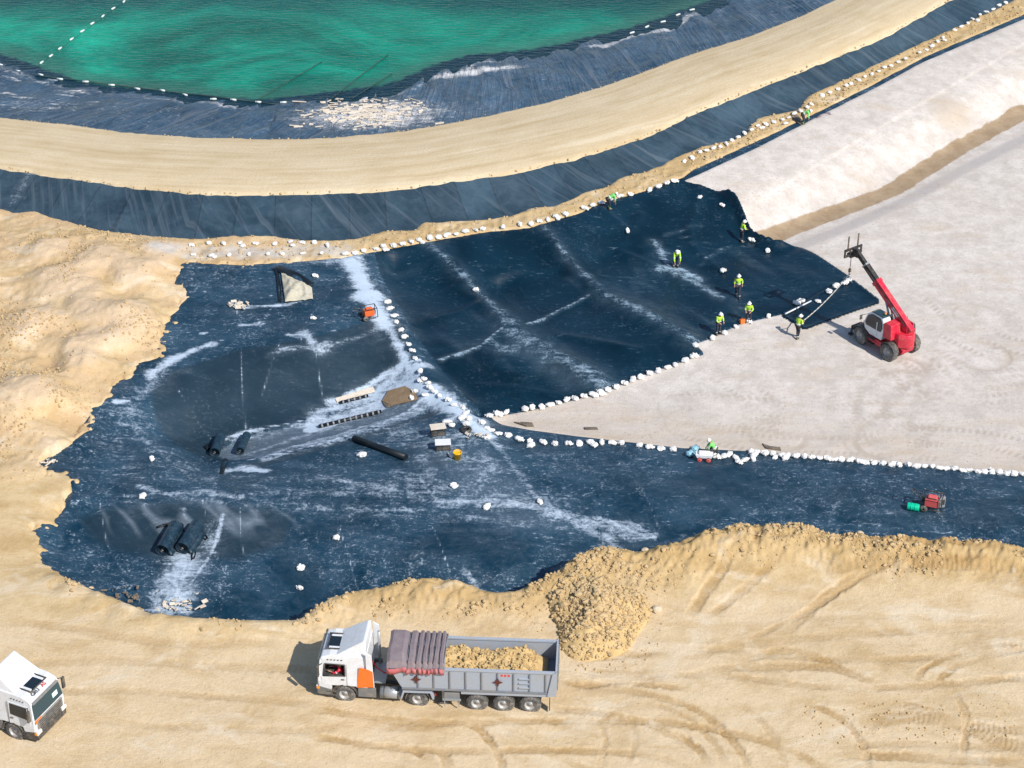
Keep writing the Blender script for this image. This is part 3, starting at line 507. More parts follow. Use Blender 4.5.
def mat_liner(name, base, dust_sheen, speck=1.0, rough=.42, haze=.0, ribs=0.0, wisp=.5):
    s = NM(name, rough, .3)
    big = s.noise(.22, 4, .6, dist=.5); rag = s.noise(1.3, 8, .74, dist=1.2); rag2 = s.noise(6.5, 6, .72)
    dash = s.noise(1.0, 4, .6, s.mapc((1.7, 5.2, 1), (0, 0, .12)))
    ws = s.noise(1.0, 8, .7, s.mapc((.42, 1.9, 1), (0, 0, .10)), dist=.8)
    d = s.attr('dust_sheen'); keep = s.math('SUBTRACT', 1.0, s.math('MULTIPLY', s.attr('clean'), .85))
    n = s.math('ADD', s.math('MULTIPLY', rag, .42), s.math('ADD', s.math('MULTIPLY', rag2, .25), s.math('MULTIPLY', ws, .33)))
    # dust lies where it was trodden: ragged, solid only in the middle of a trail; painted crease highlights share the mask
    m1 = s.math('MULTIPLY', s.step(s.math('ADD', n, s.math('MULTIPLY', d, .36)), .615, .84), .95)
    m1 = s.math('MULTIPLY', m1, s.step(d, .015, .14))
    film_sheen = s.math('MULTIPLY', d, s.step(n, .36, .66, .0, .36))
    wp = s.math('MULTIPLY', s.math('MULTIPLY', s.step(s.math('ADD', s.math('MULTIPLY', ws, .6), s.math('MULTIPLY', rag2, .4)), .53, .68), s.step(big, .40, .62)), wisp)
    sp = s.math('MULTIPLY', s.step(dash, .60, .72), s.math('MULTIPLY', s.step(big, .38, .62), .48 * speck))
    spv = s.math('MULTIPLY', s.step(s.vor(5.2, s.mapc((.8, 1.4, 1))), .15, .06), s.step(s.math('ADD', rag, s.math('MULTIPLY', d, .3)), .50, .64))
    sp2 = s.math('MULTIPLY', spv, s.math('MULTIPLY', s.step(big, .3, .7, .25, 1), .62 * speck))
    hz = s.math('MULTIPLY', s.step(s.math('ADD', s.math('MULTIPLY', big, .5), s.math('MULTIPLY', rag, .5)), .38, .72), haze)
    mot = s.math('MULTIPLY', s.math('MULTIPLY', s.step(s.math('ADD', s.math('MULTIPLY', rag, .45), s.math('MULTIPLY', rag2, .55)), .52, .64), s.step(s.noise(.16, 3, .55, dist=.8), .40, .60)), wisp)
    extra = s.math('MULTIPLY', s.math('MAXIMUM', s.math('MAXIMUM', s.math('MAXIMUM', wp, mot), hz), s.math('ADD', sp, sp2)), keep)
    fac = s.math('MAXIMUM', s.math('MAXIMUM', m1, film_sheen), extra, clamp=True)
    b = s.mix(s.step(big, .3, .7), tuple(x * .72 for x in base), tuple(x * 1.3 for x in base))
    b = s.mix(s.math('MULTIPLY', s.attr('clean'), .7), b, (.016, .030, .041))
    nb = s.bump(s.noise(.9, 4, .6, s.mapc((1, 2.0, 1), (0, 0, .5)), dist=.4), .25, .12)
    if ribs:
        cx = s.n('ShaderNodeCombineXYZ'); s.L(s.math('SUBTRACT', s.attr('rs'), s.math('MULTIPLY', s.attr('rt'), .55)), cx.inputs[0]); s.L(s.attr('rt'), cx.inputs[1]); c = cx.outputs[0]
        r1 = s.noise(1.0, 4, .6, s.mapc((1.5, .10, 1), src=c), dist=.25); r2 = s.noise(1.0, 3, .6, s.mapc((.5, .07, 1), src=c)); r3 = s.noise(1.0, 3, .5, s.mapc((5.0, .25, 1), src=c))
        rr = s.math('ADD', s.math('MULTIPLY', r1, .55), s.math('ADD', s.math('MULTIPLY', r2, .25), s.math('MULTIPLY', r3, .20)))
        nb = s.bump(rr, .8, ribs, nb)
        fac = s.math('MAXIMUM', fac, s.math('MULTIPLY', s.step(rr, .46, .66), .16))
        pk = s.n('ShaderNodeTexWhiteNoise', noise_dimensions='1D'); s.L(s.math('FLOOR', s.math('DIVIDE', s.attr('rs'), 2.6)), pk.inputs['W'])
        b = s.mix(s.math('MULTIPLY', pk.outputs[0], .45), b, tuple(x * .55 for x in base))
        seam = s.math('ABSOLUTE', s.math('SUBTRACT', s.math('FRACT', s.math('DIVIDE', s.attr('rs'), 2.6)), .5)); b = s.mix(s.step(seam, .475, .495, 0, .55), b, (.004, .012, .02))
    fl = s.math('MULTIPLY', s.attr('film_sheen'), s.step(n, .34, .62, .55, 1.0)); b = s.mix(fl, b, tuple(.12 * a + .50 * q for a, q in zip(base, dust_sheen)))
    fac = s.math('MINIMUM', fac, .93)
    col = s.mix(fac, b, dust_sheen)
    nb = s.bump(rag2, .12, .03, nb)
    return s.out(col, nb, s.math('ADD', s.math('MULTIPLY', fac, .5), s.step(big, .3, .7, rough - .06, rough + .1), clamp=True))
def mat_geo():
    s = NM('geotextile_cloth', .95, .1)
    big = s.noise(.13, 5, .6, dist=.4); mid = s.noise(.8, 6, .65); fine = s.noise(6, 4, .7); stre = s.noise(.6, 5, .6, s.mapc((.35, 1.6, 1), (0, 0, -.45)))
    col = s.mix(s.step(mid, .3, .7), (.48, .432, .385), (.62, .568, .52))
    col = s.mix(s.math('MULTIPLY', s.step(s.math('ADD', s.math('MULTIPLY', big, .55), s.math('MULTIPLY', stre, .45)), .5, .66), .55), col, (.50, .405, .31))
    low = s.attr('low'); e = s.math('ADD', low, s.math('MULTIPLY', s.math('SUBTRACT', s.math('ADD', s.math('MULTIPLY', mid, .5), s.math('MULTIPLY', stre, .5)), .5), 1.6))
    col = s.mix(s.step(e, .15, .9, 0, .7), col, (.42, .325, .22))
    col = s.mix(s.step(s.math('ADD', low, s.math('MULTIPLY', s.math('SUBTRACT', big, .5), 3.2)), .9, 1.3, 0, .55), col, (.40, .28, .15))
    dr = s.math('ADD', s.attr('drain'), s.math('MULTIPLY', s.math('SUBTRACT', rag_(s), .5), 1.1)); col = s.mix(s.step(dr, .34, .68, 0, .92), col, s.mix(s.step(mid, .3, .7), (.27, .18, .095), (.37, .265, .155)))
    gr = s.math('ADD', s.attr('grey'), s.math('MULTIPLY', s.math('SUBTRACT', mid, .5), .5)); col = s.mix(s.step(gr, .35, .7, 0, .75), col, (.33, .305, .30))
    col = s.mix(s.math('MULTIPLY', s.attr('track'), .5), col, (.33, .265, .205))
    col = s.mix(s.step(fine, .5, .72, 0, .3), col, (.42, .36, .30))
    prints = s.math('MULTIPLY', s.step(s.vor(1.9, s.mapc((1, 1.7, 1))), .20, .06), s.math('MULTIPLY', s.step(s.math('ADD', big, s.math('MULTIPLY', low, .25)), .42, .62, 0, .85), s.step(mid, .35, .6))); col = s.mix(prints, col, (.30, .225, .155))
    gn = s.noise(11, 3, .7); col = s.mix(s.step(gn, .5, .75, 0, .35), col, (.27, .22, .175)); gn2 = s.noise(2.4, 5, .75, s.mapc((1, 1.5, 1))); col = s.mix(s.step(gn2, .48, .7, 0, .35), col, (.36, .30, .245))
    return s.out(col, s.bump(gn, .35, .04, s.bump(s.noise(4, 5, .7), .4, .07)))
def rag_(s): return s.noise(.7, 5, .65, dist=.5)
def mat_water():
    s = NM('pond_water', .14, .16)
    d = s.attr('depth'); a = s.noise(.075, 5, .62, s.mapc((.75, 1.0, 1), (0, 0, .3)), dist=1.5); b = s.noise(.35, 5, .65, s.mapc((.7, 1.3, 1)), dist=.8)
    v = s.math('ADD', s.math('MULTIPLY', a, .75), s.math('MULTIPLY', b, .25))
    c = s.ramp(v, [(.36, (.0, .085, .055)), (.46, (.0, .145, .092)), (.55, (.0, .225, .14)), (.66, (.0, .37, .225))])
    dk = s.math('ADD', s.attr('deep'), s.math('MULTIPLY', s.math('SUBTRACT', b, .5), .6)); c = s.mix(s.step(dk, .1, .95, 0, .95), c, (.0, .040, .040))
    c = s.mix(s.step(d, 4.2, 1.2, 0, .75), c, (.03, .105, .075))
    sh = s.math('ADD', d, s.math('MULTIPLY', s.math('SUBTRACT', s.noise(.9, 4, .6), .5), 1.6)); c = s.mix(s.step(sh, 1.5, .9, 0, 1), c, (.003, .022, .035))
    n1 = s.bump(s.noise(2.2, 3, .55, s.mapc((.5, 1.6, 1), (0, 0, -.15))), .5, .16); n1 = s.bump(s.noise(5, 2, .5, s.mapc((.6, 1.5, 1), (0, 0, .3))), .25, .04, n1)
    return s.out(c, n1)
M = {}
M['sand'] = mat_sand(); M['road'] = mat_road(); M['geo'] = mat_geo(); M['water'] = mat_water()
M['liner'] = mat_liner('black_liner', (.0012, .027, .053), (.47, .56, .66), haze=.09, wisp=.62, speck=1.2)
M['panel'] = mat_liner('new_black_liner', (.001, .0155, .030), (.33, .45, .55), speck=.40, rough=.34, wisp=.10)
M['berm'] = mat_liner('berm_liner', (.022, .050, .074), (.33, .38, .43), speck=.22, rough=.5, haze=.10, ribs=.13, wisp=.06)
M['pondl'] = mat_liner('pond_liner', (.018, .058, .105), (.60, .59, .58), speck=.7, rough=.33, haze=.12, ribs=.7, wisp=.42)

# ------------------------------------------------------------------ build the setting
CLEAN = np.zeros_like(Z0)
for pts, zc, wd in (([(150, 404), (176, 384), (235, 366), (300, 354), (350, 342), (402, 331), (409, 374), (375, 384), (300, 408), (225, 433), (210, 452), (180, 450), (155, 430)], -1.5, .3), ([(246, 466), (320, 447), (390, 428), (452, 408), (448, 416), (330, 453), (258, 473)], -1.8, .2), ([(75, 522), (110, 512), (140, 506), (270, 508), (300, 516), (290, 545), (240, 560), (150, 560), (90, 548)], -1.1, .8), ([(700, 470), (1100, 500), (1100, 540), (840, 530), (720, 520), (560, 480), (540, 455)], -1.5, 1.2)):
    CLEAN = np.maximum(CLEAN, ss(-.1, wd, coarse(lambda X, Y: sdf(X, Y, W_(pts, zc)), 3) + .25 * fbm(GX, GY, 1.2, 92, 3)) * (.25 if zc == -1.5 and wd > 1 else 1))
hid = d_sheet > 0.75
foreg = (t_crest > -.2) & (GY < YV(239))
low_ = ss(9, 0, coarse(lambda X, Y: pline(X, Y, be)[0], 4)) * .55 + .25 * ss(5, 0, d_cell * -1) * 0
low_ = np.maximum(low_, .38 * np.exp(-(((GX - at(1010, 420, -2)[0]) / 14) ** 2 + ((GY - at(1010, 430, -2)[1]) / 7) ** 2)))
px, py = at(840, 365, -2)
bx, by = at(935, 120, -1.6)
strip_g = ss(1.3, .4, band(np.array([at(*q, -.2) for q in [(160, 254), (200, 253), (260, 254), (340, 251)]]))[0])
pal = ss(9, 5, np.abs(GY - at(512, 700)[1] - .5 - .05 * GX)) * sout * .9
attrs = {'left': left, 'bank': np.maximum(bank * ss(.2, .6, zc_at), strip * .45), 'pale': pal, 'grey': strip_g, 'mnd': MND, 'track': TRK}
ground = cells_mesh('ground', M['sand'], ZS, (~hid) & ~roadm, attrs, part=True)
road = cells_mesh('road', M['road'], ZS, (~hid) & roadm, {'rs': s_pond, 'rt': np.abs(t_road)}, part=True)
# the overlap of the two masks is one cell wide and buried under the slopes
liner = cells_mesh('liner', M['liner'], ZLw, (d_work > -1.6) & (d_geo < 1.0) & (panel == 0), {'dust_sheen': DR, 'clean': CLEAN, 'film_sheen': FILM_SHEEN}, part=True)
PSEL = [(panel == k) & (d_geo < .6) & (d_work > -.5) for k in (1, 2, 3)]
for k in range(3):
    cells_mesh('liner_panel', M['panel'], ZLw, PSEL[k], {'dust_sheen': DR, 'film_sheen': FILM_SHEEN}, kind=None, parent=liner, part=True)
spotx, spoty = at(820, 93, -1)
drain = ss(1.25, .5, d_dr)
dgx = band(np.array([at(*p) for p in [(775, 256, -2.1), (840, 231, -2.1), (905, 203, -2.1), (960, 172, -2.1), (1024, 139, -2.1), (1100, 100, -2)]]))[0]
patch = .9 * np.exp(-(((GX - at(949, 120, -1.7)[0]) / 2.2) ** 2 + ((GY - at(949, 120, -1.7)[1]) / 2.6) ** 2) ** 2)
geot = cells_mesh('geotextile', M['geo'], ZG, (d_geo > -.8) & (d_work > -.3), {'track': GTR, 'low': np.maximum(low_, patch * .75), 'drain': drain, 'grey': ss(1.6, .3, dgx) * .55})
berm = cells_mesh('berm_slope', M['berm'], ZB, d_berm > -.9, {'dust_sheen': BDU, 'rs': s_berm, 'rt': -s_ro})
pondl = cells_mesh('pond_slope', M['pondl'], ZPD, (d_pond > -.9) & (s_wat < 6), {'dust_sheen': PDU, 'rs': s_pond, 'rt': d_pond})
deep = np.clip(ss(at(512, 60, ZW)[1], at(512, -30, ZW)[1], GY + .10 * np.maximum(GX, -10)) * 1.15, 0, 1.2)
water = cells_mesh('water', M['water'], np.full_like(Z0, ZW), (s_wat > -1.5) & (GY > YV(239)), {'depth': s_wat, 'deep': deep}, stride=3)

def bil(A, x, y):
    r = np.clip(np.searchsorted(ys, y) - 1, 0, NR - 2); ty = (y - ys[r]) / (ys[r + 1] - ys[r])
    W0 = float(WF(y)); u = x / W0; c = np.clip(np.searchsorted(us, u) - 1, 0, NC - 2); tx = (u - us[c]) / (us[c + 1] - us[c])
    return float((A[r, c] * (1 - tx) + A[r, c + 1] * tx) * (1 - ty) + (A[r + 1, c] * (1 - tx) + A[r + 1, c + 1] * tx) * ty)
ZTOP = np.where(d_sheet > .45, -9, ZS); ZTOP = np.maximum(ZTOP, np.where(d_geo > .1, ZG, -9)); ZTOP = np.maximum(ZTOP, np.where((d_work > 0) & (d_geo < .1), ZLw, -9))
ZTOP = np.maximum(ZTOP, np.where(d_berm > 0, ZB, -9)); ZTOP = np.maximum(ZTOP, np.where(d_pond > 0, np.maximum(ZPD, ZW), -9)); ZTOP = np.maximum(ZTOP, np.where(d_sh > .1, ZH, -9))
ZTOP = np.where(ZTOP < -8, Z0, ZTOP)
def zt(x, y): return bil(ZTOP, x, y)
def hit(u, v, dz=0.0):                                  # the ground point seen at a sight
    z = 0.0
    for _ in range(30):
        x, y = at(u, v, z + dz); z = .5 * z + .5 * zt(x, y)
    x, y = at(u, v, z + dz); return Vector((x, y, zt(x, y)))
# ------------------------------------------------------------------ object helpers
def plain(name, c, rough=.5, metal=0, spec=.4, dirt=.0, dcol=(.42, .33, .21), low=0.0, bmp=0.0):
    s = NM(name, rough, spec); s.p.inputs['Metallic'].default_value = metal
    n = s.noise(2.2, 5, .65); f = s.noise(9, 4, .7)
    col = s.mix(s.step(f, .35, .7, 0, .35), c, tuple(x * .78 for x in c))
    if dirt: col = s.mix(s.math('MULTIPLY', s.step(s.math('ADD', s.math('MULTIPLY', n, .6), s.math('MULTIPLY', f, .4)), .42, .66), dirt), col, dcol)
    return s.out(col, s.bump(f, bmp or .08, .02))
M['white_paint'] = plain('white_paint', (.70, .715, .735), .3, dirt=.2)
M['dark_plastic'] = plain('dark_plastic', (.045, .047, .05), .55, dirt=.35)
M['grey_plastic'] = plain('grey_plastic', (.16, .165, .17), .5, dirt=.4)
M['glass'] = plain('dark_glass', (.012, .02, .028), .08, spec=.6)
M['sky_glass'] = plain('tinted_glass', (.02, .055, .07), .12, spec=.6)
M['steel'] = plain('galvanised_steel', (.34, .37, .40), .42, .35, dirt=.35)
M['body_grey'] = plain('grey_tipper_paint', (.33, .37, .43), .5, dirt=.5, dcol=(.36, .33, .29))
M['rib_grey'] = plain('dark_rib_paint', (.17, .19, .22), .5, dirt=.3)
M['inner_grey'] = plain('worn_tipper_floor', (.20, .24, .30), .6, dirt=.4)
M['orange'] = plain('orange_paint', (.80, .17, .02), .4, dirt=.1)
M['red'] = plain('red_paint', (.56, .014, .045), .4, dirt=.22)
M['rubber'] = plain('dusty_rubber', (.075, .073, .07), .85, dirt=.75, dcol=(.30, .27, .235))
M['rim'] = plain('grey_rim', (.42, .42, .42), .45, .3, dirt=.5)
M['black_steel'] = plain('black_steel', (.02, .021, .024), .45, dirt=.2)
M['tarp'] = plain('mauve_tarpaulin', (.205, .160, .172), .75, dirt=.3, dcol=(.37, .33, .31))
M['tarp_hem'] = plain('faded_red_hem', (.46, .115, .125), .8, dirt=.45, dcol=(.42, .30, .28))
M['emblem'] = plain('brown_red_emblem', (.10, .028, .025), .5)
M['red_mark'] = plain('red_lettering', (.62, .06, .05), .5)
M['dark_mark'] = plain('dark_lettering', (.06, .065, .075), .5)
M['pale_mark'] = plain('pale_lettering', (.62, .86, .88), .5)
M['lamp_red'] = plain('red_lamp', (.5, .02, .02), .3); M['lamp_white'] = plain('clear_lamp', (.75, .72, .66), .2, spec=.6); M['lamp_amber'] = plain('amber_lamp', (.8, .28, .04), .3)
M['bag'] = plain('woven_white_sack', (.74, .73, .71), .9, dirt=.5, dcol=(.50, .42, .32))
M['cloth_lime'] = plain('lime_hi_vis_cloth', (.44, .72, .05), .8); M['cloth_green'] = plain('green_hi_vis_cloth', (.20, .62, .16), .8); M['navy'] = plain('navy_cloth', (.022, .026, .045), .9, dirt=.2)
M['reflect'] = plain('silver_tape', (.62, .64, .62), .5); M['skin'] = plain('skin', (.42, .23, .15), .6); M['helmet'] = plain('white_helmet_plastic', (.80, .80, .77), .35); M['boot'] = plain('dark_boot_leather', (.03, .024, .02), .7, dirt=.5)
M['clod'] = plain('soil_clods', (.46, .325, .165), .95, dirt=.55, dcol=(.56, .435, .26), bmp=.6)
M['stone'] = plain('pale_stone', (.56, .46, .33), .95, dirt=.4, bmp=.6)
M['load'] = plain('yellow_soil', (.50, .345, .15), .95, dirt=.6, dcol=(.60, .45, .24), bmp=.9)
M['roll'] = plain('liner_roll_plastic', (.006, .024, .042), .4, dirt=.10, dcol=(.3, .36, .4))
M['pipe'] = plain('black_tube_plastic', (.006, .010, .014), .45)
M['plank'] = plain('weathered_plank', (.10, .082, .07), .9, dirt=.4)
M['board'] = plain('brown_plywood', (.235, .155, .085), .85, dirt=.35)
M['buoy'] = plain('white_float_foam', (.58, .64, .61), .6); M['rope'] = plain('pale_rope', (.55, .53, .48), .9); M['dark_rope'] = plain('dark_wet_rope', (.03, .06, .06), .8)
M['yellow'] = plain('yellow_plastic', (.85, .44, .015), .45); M['mint'] = plain('green_plastic_tank', (.0, .50, .29), .4); M['pink_red'] = plain('faded_red_cover', (.62, .10, .10), .55, dirt=.2); M['hot_orange'] = plain('orange_generator_paint', (.75, .13, .03), .5)
M['debris'] = plain('sun_bleached_scrap', (.62, .55, .46), .9, dirt=.5); M['canvas'] = plain('sandy_canvas', (.50, .45, .33), .95, dirt=.65, dcol=(.33, .34, .33), bmp=.5); M['light_blue'] = plain('pale_blue_sack', (.28, .52, .62), .85)

class MB:
    def __init__(s, xf=None): s.v = []; s.f = []; s.xf = xf or Matrix.Identity(4); s.smooth = []
    def add(s, vs, fs, smooth=False):
        b = len(s.v); s.v += [tuple(s.xf @ Vector(p)) for p in vs]; s.f += [tuple(b + i for i in q) for q in fs]; s.smooth += [smooth] * len(fs); return s
    def box(s, c, d, rot=None):
        m = Matrix.Translation(c) @ (rot.to_4x4() if rot else Matrix.Identity(4)); x, y, z = d[0] / 2, d[1] / 2, d[2] / 2
        vs = [m @ Vector((i * x, j * y, k * z)) for i in (-1, 1) for j in (-1, 1) for k in (-1, 1)]
        return s.add(vs, [(0, 1, 3, 2), (4, 6, 7, 5), (0, 4, 5, 1), (2, 3, 7, 6), (0, 2, 6, 4), (1, 5, 7, 3)])
    def prism(s, prof, y0, y1, y0s=None, y1s=None):     # XZ profile (counter-clockwise seen from -Y), optional per-point sides
        n = len(prof); a = [(p[0], (y0s[i] if y0s else y0), p[1]) for i, p in enumerate(prof)]; b = [(p[0], (y1s[i] if y1s else y1), p[1]) for i, p in enumerate(prof)]
        return s.add(a + b, [tuple(range(n)), tuple(range(2 * n - 1, n - 1, -1))] + [(i, i + n, (i + 1) % n + n, (i + 1) % n) for i in range(n)])
    def cyl(s, p0, p1, r0, r1=None, n=14, cap=True):
        p0, p1 = Vector(p0), Vector(p1); r1 = r0 if r1 is None else r1; d = (p1 - p0).normalized(); q = d.to_track_quat('Z', 'Y')
        ring = [q @ Vector((math.cos(2 * math.pi * i / n), math.sin(2 * math.pi * i / n), 0)) for i in range(n)]
        vs = [p0 + r0 * c for c in ring] + [p1 + r1 * c for c in ring]
        s.add(vs, [(i, (i + 1) % n, (i + 1) % n + n, i + n) for i in range(n)], True)
        if cap: s.add(vs, [tuple(range(n - 1, -1, -1)), tuple(range(n, 2 * n))])
        return s
    def lathe(s, prof, c=(0, 0, 0), axis='Y', n=20):    # profile (radius, offset along the axis)
        vs = []; q = {'Y': Vector((0, 1, 0)), 'Z': Vector((0, 0, 1)), 'X': Vector((1, 0, 0))}[axis].to_track_quat('Z', 'Y'); c = Vector(c)
        for r, h in prof: vs += [c + q @ Vector((r * math.cos(2 * math.pi * i / n), r * math.sin(2 * math.pi * i / n), h)) for i in range(n)]
        fs = [(k * n + i, k * n + (i + 1) % n, (k + 1) * n + (i + 1) % n, (k + 1) * n + i) for k in range(len(prof) - 1) for i in range(n)]
        return s.add(vs, fs, True)
    def tube(s, path, r, n=8):
        for a, b in zip(path[:-1], path[1:]): s.cyl(a, b, r, r, n)
        return s
    def grid(s, fn, nu, nv, closed=False):
        vs = [fn(i / (nu - 1), j / (nv - 1)) for j in range(nv) for i in range(nu)]
        return s.add(vs, [(j * nu + i, j * nu + i + 1, (j + 1) * nu + i + 1, (j + 1) * nu + i) for j in range(nv - 1) for i in range(nu - 1)], True)
    def ball(s, c, r, n=8, m=5, sc=(1, 1, 1), jit=0, top=False):
        vs = []
        for j in range(m + 1):
            t = math.pi * j / m * (.5 if top else 1)
            for i in range(n):
                k = 1 + random.uniform(-jit, jit); p = 2 * math.pi * i / n
                vs.append((c[0] + r * sc[0] * k * math.sin(t) * math.cos(p), c[1] + r * sc[1] * k * math.sin(t) * math.sin(p), c[2] + r * sc[2] * k * math.cos(t)))
        return s.add(vs, [(j * n + i, (j + 1) * n + i, (j + 1) * n + (i + 1) % n, j * n + (i + 1) % n) for j in range(m) for i in range(n)], not jit)
    def mesh(s, name, mat, bevel=0, seg=2):
        me = bpy.data.meshes.new(name); me.from_pydata(s.v, [], s.f)
        bm = bmesh.new(); bm.from_mesh(me)
        for f, k in zip(bm.faces, s.smooth): f.smooth = k
        bmesh.ops.remove_doubles(bm, verts=bm.verts, dist=.0004)
        bmesh.ops.recalc_face_normals(bm, faces=bm.faces)
        if bevel:
            ed = [e for e in bm.edges if len(e.link_faces) == 2 and e.calc_face_angle(0) > R(24)]
            bmesh.ops.bevel(bm, geom=ed, offset=bevel, segments=seg, affect='EDGES', profile=.6)
        bm.to_mesh(me); bm.free(); me.materials.append(M[mat] if isinstance(mat, str) else mat); return me
    def build(s, name, mat, parent=None, bevel=0, seg=2):
        o = bpy.data.objects.new(name, s.mesh(name, mat, bevel, seg)); COL.objects.link(o)
        if parent: o.parent = parent
        return o
def tag(o, label, cat, group=None, kind=None):
    if label: o['label'] = label
    if cat: o['category'] = cat
    if group: o['group'] = group
    if kind: o['kind'] = kind
    return o
def thing(name, label, cat, loc=(0, 0, 0), rz=0, group=None):
    o = bpy.data.objects.new(name, None); COL.objects.link(o); o.location = loc; o.rotation_euler = (0, 0, rz); o.empty_display_size = .3
    return tag(o, label, cat, group)
def meshobj(name, me, parent=None, loc=None, rot=None, scale=None):
    o = bpy.data.objects.new(name, me); COL.objects.link(o)
    if parent: o.parent = parent
    if loc is not None: o.location = loc
    if rot is not None: o.rotation_euler = rot
    if scale is not None: o.scale = scale
    return o
def text_mesh(txt, size, mat, depth=.004):
    c = bpy.data.curves.new('lettering', 'FONT'); c.body = txt; c.size = size; c.extrude = depth; c.align_x = 'CENTER'; c.align_y = 'CENTER'; c.offset = size * .018
    o = bpy.data.objects.new('lettering', c); COL.objects.link(o); dg = bpy.context.evaluated_depsgraph_get(); me = bpy.data.meshes.new_from_object(o.evaluated_get(dg)); bpy.data.objects.remove(o)
    me.materials.clear(); me.materials.append(M[mat]); return me
BOXF = [(0, 1, 3, 2), (4, 6, 7, 5), (0, 4, 5, 1), (2, 3, 7, 6), (0, 2, 6, 4), (1, 5, 7, 3)]

# ------------------------------------------------------------------ lorries
def tyre_meshes(r, wd, rimr, hub=.1):
    t = MB().lathe([(rimr, -wd / 2 + .02), (rimr + .03, -wd / 2), (r - .06, -wd / 2), (r - .015, -wd / 2 + .035), (r, -wd / 2 + .09), (r, wd / 2 - .09), (r - .015, wd / 2 - .035), (r - .06, wd / 2), (rimr + .03, wd / 2), (rimr, wd / 2 - .02)], n=26)
    for k in range(26):
        a = 2 * math.pi * k / 26
        t.box((math.cos(a) * (r + .002), 0, math.sin(a) * (r + .002)), (.05, wd * .8, .03), Matrix.Rotation(-a + math.pi / 2, 3, 'Y'))
    rm = MB().lathe([(.001, wd * .26), (hub, wd * .26), (hub + .01, wd * .10), (rimr * .62, wd * .08), (rimr * .7, -wd * .05), (rimr * .95, wd * .30), (rimr + .012, wd * .44)], n=22)
    rm.lathe([(rimr + .01, -wd * .42), (rimr * .9, -wd * .2), (.001, -wd * .2)], n=22)
    for k in range(8):
        a = 2 * math.pi * k / 8; rm.cyl((math.cos(a) * rimr * .45, wd * .08, math.sin(a) * rimr * .45), (math.cos(a) * rimr * .45, wd * .15, math.sin(a) * rimr * .45), .022, n=6)
    return t.mesh('tyre', 'rubber'), rm.mesh('rim', 'rim')
TY, RM = tyre_meshes(.52, .34, .29)
def wheel(root, m, flip):
    e = bpy.data.objects.new('wheel', None); COL.objects.link(e); e.parent = root; e.matrix_local = m @ (Matrix.Rotation(math.pi, 4, 'Z') if flip else Matrix.Identity(4)); e.empty_display_size = .2
    meshobj('tyre', TY, e); meshobj('rim', RM, e)
